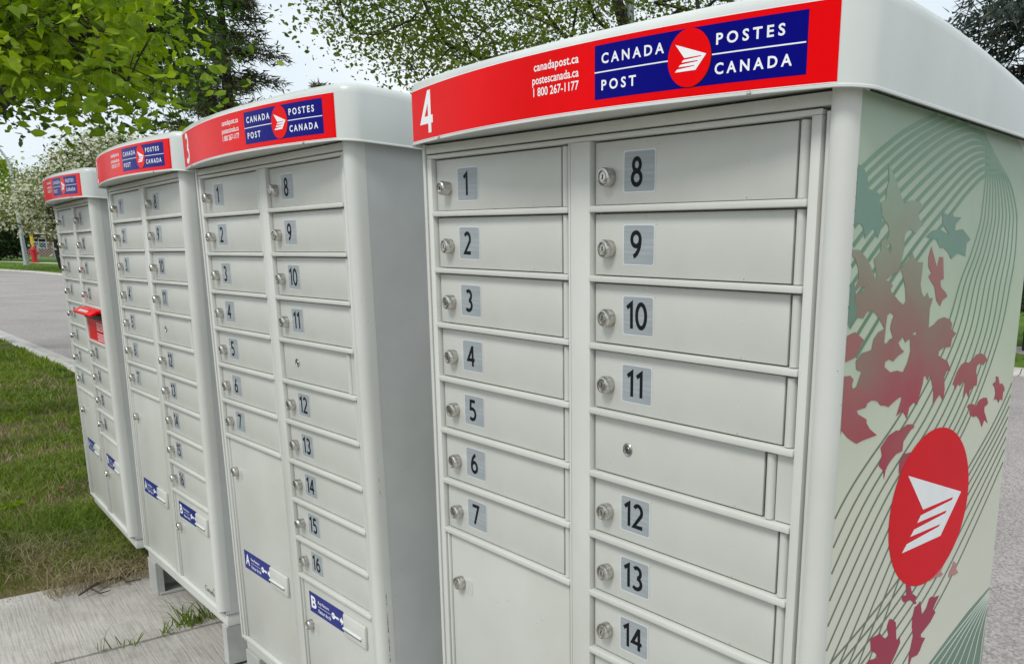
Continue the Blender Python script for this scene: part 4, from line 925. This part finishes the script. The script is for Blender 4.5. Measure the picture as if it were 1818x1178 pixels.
# --- tree behind mailboxes 3 and 4, light foliage with sky through it
b = base_at(1165, 15.5)
trunk = [b, b+Vector((0, 0, 1.9)), at(1120, 90, 15.5), at(1085, -40, 15.5), at(1040, -420, 15.6)]
cl = in_px([(590, -40), (560, -180), (620, -420), (1100, -600), (1500, -420), (1560, -120), (1470, 0), (1250, 40), (1150, 90), (1000, 130), (820, 120), (745, 135), (730, 90), (700, 115), (640, 70), (600, 62)], 300, 12.8, 18.5)
cl += in_px([(760, 40), (1100, -60), (1100, 60), (900, 110), (760, 110)], 30, 13, 17)
cl += [at(x, y, d) for x, y, d in ((610, 30, 14), (640, 60, 14.3), (670, 62, 14), (705, 95, 14.6), (735, 122, 14.2), (720, 60, 15), (650, 20, 15), (745, 145, 14.4))]
tree('ash_tree', 'open spring-leaved tree behind mailboxes 3 and 4, sky showing through', 'tree', trunk, cl, .115, .064, 165, .36, M['leaf_mid'], M['bark_dark'], tip=.0065, droop=.3, seglen=.7)

def conifer(name, label, base, height, spread, levels, per, tufts, tsize, mat, droop=.2, lean=0, low=.12, tlen=3, gap=.0, group=None, tcount=14):
    root = empty(name, base); tag(root, label, 'tree', group)
    m = MB(); m.tube([(0, 0, -.1), (lean*.5, 0, height*.5), (lean, 0, height)], [height*.016+.03, height*.010+.02, .01], 7, cap=False)
    C = []; D = []
    for i in range(levels):
        f = low+(1-low)*i/levels+random.uniform(-.01, .01); z = height*f; L0 = spread*(1-f)**.85+.15
        for j in range(per):
            if random.random() < gap: continue
            a = random.uniform(0, 2*PI); L = L0*random.uniform(.6, 1.12); d = Vector((math.cos(a), math.sin(a), 0))
            up = .25*(f-.4); pts = [Vector((lean*f, 0, z))+d*L*t+Vector((0, 0, L*(up*t-droop*t*t+.12*t**3))) for t in (0, .25, .5, .75, 1)]
            m.tube(pts, [.012+L*.010, .01+L*.007, .01+L*.004, .008, .004], 3, cap=False)
            for k in range(tufts):
                t = .18+.85*(k+random.random()*.8)/tufts; t = min(t, 1.02); q = t*4; s = min(3, int(q)); p = pts[s].lerp(pts[s+1], q-s)
                sd = Vector((-d.y, d.x, 0))*random.uniform(-1, 1)*L*.20*(1.15-t); C.append(tuple(p+sd)); D.append(tuple(d*.6+sd.normalized()*.5 if sd.length > 0 else d))
    part('trunk', m, M['bark_dark'], root, smooth='full', fixn=False)
    C = np.array(C); D = np.array(D); n = tcount; C = np.repeat(C, n, 0); D = np.repeat(D, n, 0)
    dd = D+rng.normal(size=C.shape)*.55; dd[:, 2] -= droop*1.6; dd /= np.linalg.norm(dd, axis=1)[:, None]
    C = C+rng.normal(size=C.shape)*tsize*.35
    s = np.cross(dd, rng.normal(size=C.shape)); s /= np.linalg.norm(s, axis=1)[:, None]; sz = tsize*rng.uniform(.5, 1.2, size=(len(C), 1))
    V = np.stack([C-s*sz*.09, C+s*sz*.09, C+dd*sz], 1).reshape(-1, 3); Fq = np.arange(len(V)).reshape(-1, 3)
    f = link('foliage', mesh_np('foliage', V, Fq, mat), root); f['kind'] = 'stuff'; return root
conifer('spruce_tree', 'tall thin spruce with open branches left of mailbox 3', base_at(398, 30, 90), 12.5, 2.9, 32, 6, 11, .26, M['needle'], droop=.10, gap=.16, low=.14, tcount=18)
conifer('spruce_tree', 'drooping blue-green spruce at the upper right corner', base_at(1890, 18.5, 120), 14.5, 4.2, 34, 7, 10, .30, M['needle_blue'], droop=.30, low=.10, gap=.1, tcount=18)
conifer('spruce_tree', 'small dark conifer tip above the red banner of mailbox 3', base_at(566, 60, 130), 10.6+1.4, 1.6, 26, 7, 5, .5, M['needle'], droop=.05, low=.1)
conifer('spruce_tree', 'smallest conifer tip, just right of the larger tip above mailbox 3', base_at(594, 75, 138), 14.2, 1.4, 24, 6, 4, .5, M['needle'], droop=.05, low=.1)
# --- blossoming crab apple across the road
D0 = 82
b = base_at(112, D0)
trunk = [b, b+Vector((-.2, 0, 1.3)), at(100, 395, D0), at(70, 340, D0), at(90, 285, D0)]
cl = in_px([(0, 345), (30, 335), (55, 312), (85, 290), (125, 268), (160, 244), (215, 240), (300, 260), (330, 330), (280, 430), (120, 425), (60, 408), (0, 395), (-60, 380), (-60, 340)], 290, D0-4.5, D0+5)
tree('crabapple_tree', 'white blossoming crab apple tree across the road behind the farthest mailbox', 'tree', trunk, cl, .26, .20, 70, .62, M['leaf_spring'], M['bark_dark'], tip=.022, extra=(M['petal'], 46, .17, 'blossoms'), droop=0, seglen=1.2)
# --- background trees
def round_tree(name, label, x, dist, h, rad, mat, n=120, per=70, ls=.2, low=.3, group='trees beyond the road'):
    b = base_at(x, dist); cl = []
    while len(cl) < n:
        p = Vector(rng.uniform(-1, 1, size=3))
        if .35 < p.length < 1: cl.append(b+Vector((p.x*rad, p.y*rad, h*(low+(1-low)*(p.z*.5+.5)))))
    return tree(name, label, 'tree', [b, b+Vector((0, 0, h*low)), b+Vector((.2, 0, h*.75))], cl, .16*h/6, ls, per, rad*.16, mat, M['bark_dark'], tip=.02, seglen=1.5, group=group, twigs=False)
round_tree('shade_tree', 'bright green tree top above the dark roof at the left edge', -16, 105, 9.9, 3.6, M['leaf_near'], 110, 80, .3)
round_tree('shade_tree', 'round dark tree behind the boxes, hidden but for its top', 280, 80, 8, 4.5, M['leaf_deep'], 110, 70, .3)
round_tree('shade_tree', 'dark tree shading the lawn at the right edge', 1900, 47, 9.0, 4.5, M['leaf_deep'], 130, 90, .24, low=.15)
round_tree('shade_tree', 'leafy tree past the right edge of the frame', 2150, 28, 7.5, 3.6, M['leaf_mid'], 110, 80, .16, low=.25)
round_tree('bush', 'round dark shrub by the chain-link fence at the left edge', 2, 106, 3.9, 2.3, M['bush'], 80, 90, .22, low=.05, group=None)

round_tree('bush', 'dark shrub beyond the far footpath at the right edge', 1850, 42, 3.2, 2.6, M['bush'], 90, 90, .16, low=.0, group=None)


# ------------------------------------------------------------------ grass
M['blade'] = mat_leaf('grass_blade', (.055, .10, .010), (.13, .195, .018), (.24, .30, .045), 1.1, .30, .55)
M['straw'] = mat_leaf('dry_grass', (.16, .12, .06), (.27, .22, .12), (.36, .31, .19), 3, .2, .7)
def vnoise(x, y, s, seed=0):
    "smooth value noise on a lattice"
    r = np.random.default_rng(seed).random((64, 64)); x = x*s+100; y = y*s+100
    xi = np.floor(x).astype(int); yi = np.floor(y).astype(int); fx = x-xi; fy = y-yi; fx = fx*fx*(3-2*fx); fy = fy*fy*(3-2*fy)
    g = lambda i, j: r[(xi+i) % 64, (yi+j) % 64]
    return g(0, 0)*(1-fx)*(1-fy)+g(1, 0)*fx*(1-fy)+g(0, 1)*(1-fx)*fy+g(1, 1)*fx*fy
def blades(P, hgt, wid, lean):
    n = len(P); a = rng.uniform(0, 2*PI, n); b = rng.uniform(0, 2*PI, n); h = hgt; ln = lean*h*rng.uniform(.3, 1.5, n)
    sx = np.cos(a)*wid/2; sy = np.sin(a)*wid/2; dx = np.cos(b)*ln; dy = np.sin(b)*ln; z0 = np.zeros(n)
    A = P-np.stack([sx, sy, z0], 1); B = P+np.stack([sx, sy, z0], 1)
    Cc = P+np.stack([dx*.35+sx*.75, dy*.35+sy*.75, h*.6], 1); Dd = P+np.stack([dx*.35-sx*.75, dy*.35-sy*.75, h*.6], 1)
    T = P+np.stack([dx, dy, h*(1-.25*lean)], 1)
    V = np.stack([A, B, Cc, Dd, T], 1).reshape(-1, 3); i = np.arange(n)[:, None]*5
    F3 = np.concatenate([i+np.array([[0, 1, 2]]), i+np.array([[0, 2, 3]]), i+np.array([[3, 2, 4]])], 0)
    return V, F3
def hza(y): return .005*np.maximum(0, y-6)+.02*np.maximum(0, y-62)
def lawn(name, label_kind, n, amin, amax, nmin, nmax, mat, hbase, dens_seed, bare=.40, wid=.0032, dpow=2.0):
    a = rng.uniform(amin, amax, n*8); q = rng.uniform(nmin, nmax, n*8)
    x = RD[0]*a+RN[0]*q; y = RD[1]*a+RN[1]*q; d = np.hypot(x, y)
    keep = (rng.random(n*8) < (3.6/np.maximum(d, 3.6))**dpow); ns = vnoise(x, y, 1.6, dens_seed)*.55+vnoise(x, y, 5.2, dens_seed+1)*.45
    keep &= ns > bare*rng.uniform(.7, 1.35, n*8)
    edge = (amax-a); keep &= (edge > .02)
    near = np.clip(edge/.55, 0, 1); keep &= rng.random(n*8) < .12+.88*near
    x, y, d, ns, near = x[keep][:n], y[keep][:n], d[keep][:n], ns[keep][:n], near[keep][:n]
    h = hbase*(.45+1.2*ns)*rng.uniform(.5, 1.35, len(x))*(.55+.45*near); w_ = wid*np.clip(d/3.8, 1, 5)*rng.uniform(.7, 1.4, len(x))
    V, Fq = blades(np.stack([x, y, hza(y)-.015], 1), h, w_, .8)
    o = link(name, mesh_np(name, V, Fq, mat)); o['kind'] = 'stuff'; return o
lawn('grass', None, 165000, -24, AE-.01, -1.6, NK0-.03, M['blade'], .062, 3)
lawn('dry_grass', None, 26000, -14, AE+.02, -1.2, 1.9, M['straw'], .055, 9, bare=.38, wid=.003)
# tall grass and straw round the foot of the farthest mailbox and behind the row
def tuft_field(name, n, fn, mat, hgt, wid=.004, lean=.9):
    P = np.array([fn() for _ in range(n)]); V, Fq = blades(P, hgt*rng.uniform(.4, 1.2, n), np.full(n, wid)*rng.uniform(.7, 1.3, n), lean)
    o = link(name, mesh_np(name, V, Fq, mat)); o['kind'] = 'stuff'; return o
def under1():
    return tuple(RP(random.uniform(-5.6, -4.42), random.gauss(.93, .16), -.01))
tuft_field('tall_grass', 5200, under1, M['blade'], .135)
def strawy():
    a = random.uniform(-5.0, -4.2); return tuple(RP(a, random.uniform(.55, 1.5), -.005))
tuft_field('dry_stalks', 3800, strawy, M['straw'], .12, .003, 1.6)
tuft_field('grass_behind_row', 9000, lambda: tuple(RP(random.uniform(-4.3, 3), random.uniform(NB+.02, NK0-.04), -.01)), M['blade'], .10)
# far verge and lawn: short tufts
def far_tufts():
    i = random.randrange(len(fl)-1); p = fl[i].lerp(fl[i+1], random.random()); q = Vector((p.x, p.y)); d = (fl[i+1]-fl[i]).normalized()
    nn = Vector((-d.y, d.x)); q = q+nn*random.uniform(.3, 9); return (q.x, q.y, hz(q.y)-.02)
tuft_field('far_grass', 16000, far_tufts, M['blade'], .12, .05)

# ------------------------------------------------------------------ small things on the ground
pts = [ground_at(x, y, .02) for x, y in ((140, 1056), (163, 1045), (186, 1031), (213, 1021), (240, 1010), (262, 1000))]
m = MB(); m.tube([p+Vector((0, 0, .012*math.sin(i*1.3))) for i, p in enumerate(pts)], [.003, .006, .007, .008, .008, .006], 6)
m.tube([pts[1], ground_at(178, 1052, .02), ground_at(196, 1047, .012)], [.004, .003, .002], 5); m.tube([pts[3], ground_at(225, 1032, .02), ground_at(250, 1027, .02)], [.005, .003, .002], 5)
tag(part('fallen_twig', m, M['bark'], None, smooth=True), 'dark fallen twig lying across the edge of the pavement', 'twig')
def tuft(px, py, n, h, label, mat='blade', group=None):
    c = ground_at(px, py); P = np.array([(random.gauss(0, .02), random.gauss(0, .02), 0) for _ in range(n)])
    V, Fq = blades(P, h*rng.uniform(.35, 1.1, n), np.full(n, .0045), .8)
    o = link('grass_tuft', mesh_np('grass_tuft', V, Fq, M[mat])); o.location = c; tag(o, label, 'grass tuft', group or 'tufts in the pavement joint'); return o
tuft(335, 1108, 34, .13, 'tallest grass tuft in the pavement joint, under mailbox 2')
tuft(372, 1095, 26, .12, 'grass tuft in the joint nearest the right leg of mailbox 2')
tuft(305, 1120, 16, .07, 'low grass tuft in the joint, left of the tallest one')
tuft(352, 1104, 22, .06, 'short grass tuft in the joint between two taller ones')
tuft(198, 1152, 9, .09, 'thin grass tuft standing alone in the joint near the lower left')
tuft(232, 1146, 6, .06, 'tiny grass tuft just right of the thin lone one')
m = MB(); 
for i in range(7):
    a = i*.9; L_ = .09+.02*(i % 2); d = Vector((math.cos(a), math.sin(a), 0)); s_ = Vector((-d.y, d.x, 0))*.016
    m.add([Vector((0, 0, 0)), d*L_*.5+s_+Vector((0, 0, .04)), d*L_+Vector((0, 0, .03)), d*L_*.5-s_+Vector((0, 0, .04))], [(0, 1, 2), (0, 2, 3)])
tag(part('weed', m, M['leaf_near'], None, loc=ground_at(8, 905, .02), fixn=False), 'broad-leaved weed in the lawn at the left edge', 'weed')
l = link('dead_leaf', LM); l.location = ground_at(111, 866, .05); l.rotation_euler = (.2, .2, 1); l.scale = (.7, .7, .7)
M['dead'] = flat('dead_leaf_brown', (.30, .10, .03), .8); me_ = LM.copy(); me_.materials[0] = M['dead']; l.data = me_
tag(l, 'orange dead leaf lying in the grass', 'leaf')
# grit and crumbs of soil over the pavement's edge
def crumbs():
    a = AE+abs(random.gauss(0, .09))-.03; return RP(a, random.uniform(-.4, 1.6), .004)
m = MB()
for i in range(420):
    c = crumbs() if i < 380 else RP(-3.52+random.gauss(0, .012), random.uniform(-.6, 1.5), .002); r = random.uniform(.001, .0035)
    m.add([c+Vector((r, 0, 0)), c+Vector((0, r, 0)), c+Vector((-r, 0, 0)), c+Vector((0, -r, 0)), c+Vector((0, 0, r))], [(0, 1, 4), (1, 2, 4), (2, 3, 4), (3, 0, 4)])
o = part('soil_crumbs', m, M['soil'], None, fixn=False); o['kind'] = 'stuff'

# ------------------------------------------------------------------ across the road
M['galv'] = mat_noise('galvanised', (.40, .43, .45), (.52, .55, .57), 8, .5, .5, .4)
M['hyd_red'] = flat('hydrant_red', (.50, .012, .015), .4)
M['marker'] = flat('marker_yellow', (.75, .50, .01), .5)
pb = ground_at(62, 464.5); dd = math.hypot(pb.x, pb.y); hh = 23/F_PX*dd
root = empty('fire_hydrant', pb); tag(root, 'red fire hydrant with a tall yellow marker on the verge across the road', 'hydrant')
def cyl(r0, r1, z0, z1, c=(0, 0), n=14): 
    return [(c[0], c[1], z0), (c[0], c[1], z1)], [r0, r1]
m = MB(); m.tube([(0, 0, 0), (0, 0, .06*hh)], .2*hh, 14); part('flange', m, M['hyd_red'], root, smooth=True)
m = MB(); m.tube([(0, 0, .06*hh), (0, 0, .70*hh)], .13*hh, 14); m.tube([(0, 0, .66*hh), (0, 0, .71*hh)], .17*hh, 14); part('barrel', m, M['hyd_red'], root, smooth=True)
m = MB(); m.tube([(0, 0, .71*hh), (0, 0, .82*hh), (0, 0, .9*hh), (0, 0, .93*hh), (0, 0, hh)], [.15*hh, .13*hh, .08*hh, .05*hh, .05*hh], 14); part('bonnet', m, M['hyd_red'], root, smooth=True)
for s_ in (-1, 1):
    m = MB(); m.tube([(s_*.12*hh, 0, .55*hh), (s_*.25*hh, 0, .55*hh)], [.07*hh, .08*hh], 10); part('nozzle', m, M['hyd_red'], root, smooth=True)
m = MB(); top = at(55, 416, dd)-pb; m.tube([(.02, 0, .8*hh), tuple(Vector((0, 0, .9*hh)).lerp(top, .5)), tuple(top)], [.045*hh, .085*hh, .07*hh], 8); part('marker_rod', m, M['marker'], root, smooth=True)

lb = ground_at(47.5, 471); ld = math.hypot(lb.x, lb.y)
root = empty('street_lamp', lb); tag(root, 'grey street lamp with a curved arm across the road at the left edge', 'street lamp')
pp = [(0, 0, 0)]+[tuple(at(x, y, ld)-lb) for x, y in ((34, 395), (24, 340), (19.5, 303), (14, 285), (0, 265.5), (-22, 252), (-50, 247))]
m = MB(); m.tube(pp, [.17, .14, .12, .11, .10, .085, .07, .06], 10); part('pole', m, M['galv'], root, smooth=True)
m = MB(); e = Vector(pp[-1]); m.tube([e+Vector((.2, 0, 0)), e+Vector((-.2, 0, .03)), e+Vector((-.9, 0, 0))], [.10, .2, .13], 10); part('lamp_head', m, M['galv'], root, smooth=True)
m = MB(); m.tube([(0, 0, 0), (0, 0, .35)], .22, 10); part('base', m, M['galv'], root, smooth=True)
lp = base_at(1118, 16, 20); root = empty('street_lamp', lp); tag(root, 'plain grey pole rising behind mailbox 4', 'street lamp')
m = MB(); m.tube([(0, 0, 0), (0, 0, 6), (0, 0, 8.5), (-.4, 0, 9), (-1.6, 0, 9.3)], [.10, .078, .066, .06, .045], 12); part('pole', m, M['galv'], root, smooth=True)
m = MB(); m.tube([(-1.5, 0, 9.3), (-1.9, 0, 9.28), (-2.3, 0, 9.2)], [.07, .15, .1], 10); part('lamp_head', m, M['galv'], root, smooth=True)

# chain-link fence
FD = 118
def fp(x): return base_at(x, FD, 455)
root = empty('chain_link_fence', fp(60)); tag(root, 'low chain-link fence along the far footpath, behind the hydrant', 'fence'); o = Vector(root.location)
xs = [-130, -97, -64, -31, 3, 36, 69, 98, 131, 164, 200]; FH = 1.75
for x in xs:
    m = MB(); m.tube([fp(x)-o-Vector((0, 0, .05)), fp(x)-o+Vector((0, 0, FH+.06))], .075, 8); part('post', m, M['galv'], root, smooth=True)
m = MB(); m.tube([fp(x)-o+Vector((0, 0, FH)) for x in xs], .05, 6); part('top_rail', m, M['galv'], root, smooth=True)
A_, B_ = fp(xs[0])-o, fp(xs[-1])-o; Lf = (B_-A_).length; u_ = (B_-A_)/Lf; m = MB(); st = .28; k = int(Lf/st)
for i in range(-6, k):
    for s_ in (1, -1):
        a = i*st if s_ > 0 else i*st+FH; b_ = i*st+FH if s_ > 0 else i*st
        if min(a, b_) < 0 or max(a, b_) > Lf: continue
        m.tube([A_+u_*a+Vector((0, 0, .03)), A_+u_*b_+Vector((0, 0, FH-.02))], .018, 3, cap=False)
wo = part('wire_mesh', m, M['galv'], root, fixn=False); wo['kind'] = 'stuff'

M['siding'] = mat_noise('siding_beige', (.42, .38, .31), (.50, .46, .38), 3, .8, .2, mapscale=(.2, .2, 6))
M['siding_w'] = mat_noise('siding_white', (.60, .60, .58), (.68, .68, .66), 3, .8, .2, mapscale=(.2, .2, 6))
M['brick'] = mat_noise('brown_brick', (.16, .07, .04), (.24, .12, .07), 6, .85, .2)
M['roof_dark'] = mat_noise('roof_dark_shingle', (.035, .037, .042), (.075, .078, .085), 2.5, .9, .2, mapscale=(1, 1, 5))
M['roof_brown'] = mat_noise('roof_brown_shingle', (.11, .065, .04), (.19, .12, .08), 2.5, .9, .2, mapscale=(1, 1, 5))
M['glass'] = flat('window_glass', (.03, .035, .04), .08); M['frame'] = flat('window_frame', (.7, .7, .68), .5)
def house(loc, rz, wdt, dep, he, hr, wall, roof_m, label, nwin=3, storeys=1):
    root = empty('house', loc, rz); tag(root, label, 'house', 'houses across the road')
    part('wall', MB().box((-wdt/2, -dep/2, -.1), (wdt/2, dep/2, he)), wall, root)
    m = MB(); e = .5
    m.add([(-wdt/2-e, -dep/2-e, he-.05), (wdt/2+e, -dep/2-e, he-.05), (wdt/2+e, dep/2+e, he-.05), (-wdt/2-e, dep/2+e, he-.05), (-wdt/2+dep*.30, 0, hr), (wdt/2-dep*.30, 0, hr)],
          [(0, 1, 5, 4), (2, 3, 4, 5), (1, 2, 5), (3, 0, 4), (0, 3, 2, 1)])
    rf = part('roof', m, roof_m, root)
    m = MB(); m.box((wdt*.2, .3, he+.3), (wdt*.2+.8, 1.1, hr+.9)); part('chimney', m, M['brick'], rf)
    m = MB(); m.box((-wdt/2-e, -dep/2-e-.06, he-.18), (wdt/2+e, -dep/2-e+.02, he)); part('fascia', m, M['frame'], root)
    for f in range(storeys):
        for i in range(nwin):
            x = -wdt/2+wdt*(i+.5)/nwin; z = 1.0+f*2.8
            m = MB(); m.box((x-.8, -dep/2-.06, z), (x+.8, -dep/2+.02, z+1.25)); fr = part('window', m, M['frame'], root)
            m = MB(); m.box((x-.7, -dep/2-.075, z+.1), (x-.04, -dep/2-.03, z+1.15)); m.box((x+.04, -dep/2-.075, z+.1), (x+.7, -dep/2-.03, z+1.15)); part('pane', m, M['glass'], fr)
    m = MB(); x = wdt*.5/nwin-.1; m.box((-wdt/2+wdt/nwin-.5, -dep/2-.07, 0), (-wdt/2+wdt/nwin+.45, -dep/2+.02, 2.1)); part('door', m, M['brick'], root)
    return root
def hl(x, d): b = base_at(x, d, 440); return b
house(hl(-45, 150), .55, 17, 10, 6.6, 11.4, M['siding'], M['roof_dark'], 'tall beige house with a dark roof behind the blossoms at the left edge', 3, 2)
house(hl(75, 140), .6, 9.5, 8, 2.9, 5.6, M['brick'], M['roof_brown'], 'low brown house behind the chain-link fence and hydrant', 3)
house(hl(260, 120), .7, 13, 9, 2.9, 5.9, M['siding_w'], M['roof_dark'], 'white bungalow across the road, hidden behind the row of mailboxes', 4)
house(hl(-330, 130), .35, 13, 9, 2.9, 5.9, M['siding_w'], M['roof_brown'], 'white bungalow outside the left edge', 4)
house(hl(1500, 48), -.25, 15, 9, 2.9, 6.0, M['siding'], M['roof_dark'], 'beige bungalow across the road behind mailbox 4', 4)
house(hl(2250, 60), -.6, 14, 9, 2.9, 6.0, M['siding_w'], M['roof_brown'], 'white bungalow beyond the right edge', 4)
DL = ['distant tree farthest out beyond the left edge', 'distant tree behind the tall beige house', 'distant tree beside the low brown house', 'distant tree behind mailboxes 1 and 2', 'distant tree hidden behind mailbox 3',
      'distant tree behind the gap between mailboxes 3 and 4', 'distant tree hidden behind the left half of mailbox 4', 'distant tree beside the beige bungalow, hidden behind mailbox 4', 'distant tree behind the right side of mailbox 4', 'distant tree farthest out beyond the right edge']
# hedge closing the view far away
for i, (x, d, h_, r_) in enumerate([(-260, 150, 8, 5), (-150, 160, 9, 5), (130, 160, 8, 5), (190, 150, 7, 4.5), (420, 130, 9, 6), (560, 120, 7, 5), (700, 110, 7, 5), (1250, 75, 8, 5), (1700, 70, 8, 5.5), (1990, 60, 8, 5)]):
    round_tree('shade_tree', DL[i], x, d, h_, r_, M['leaf_deep' if i % 2 else 'leaf_mid'], 60, 70, .42, low=.1, group='distant trees beyond the lawns')
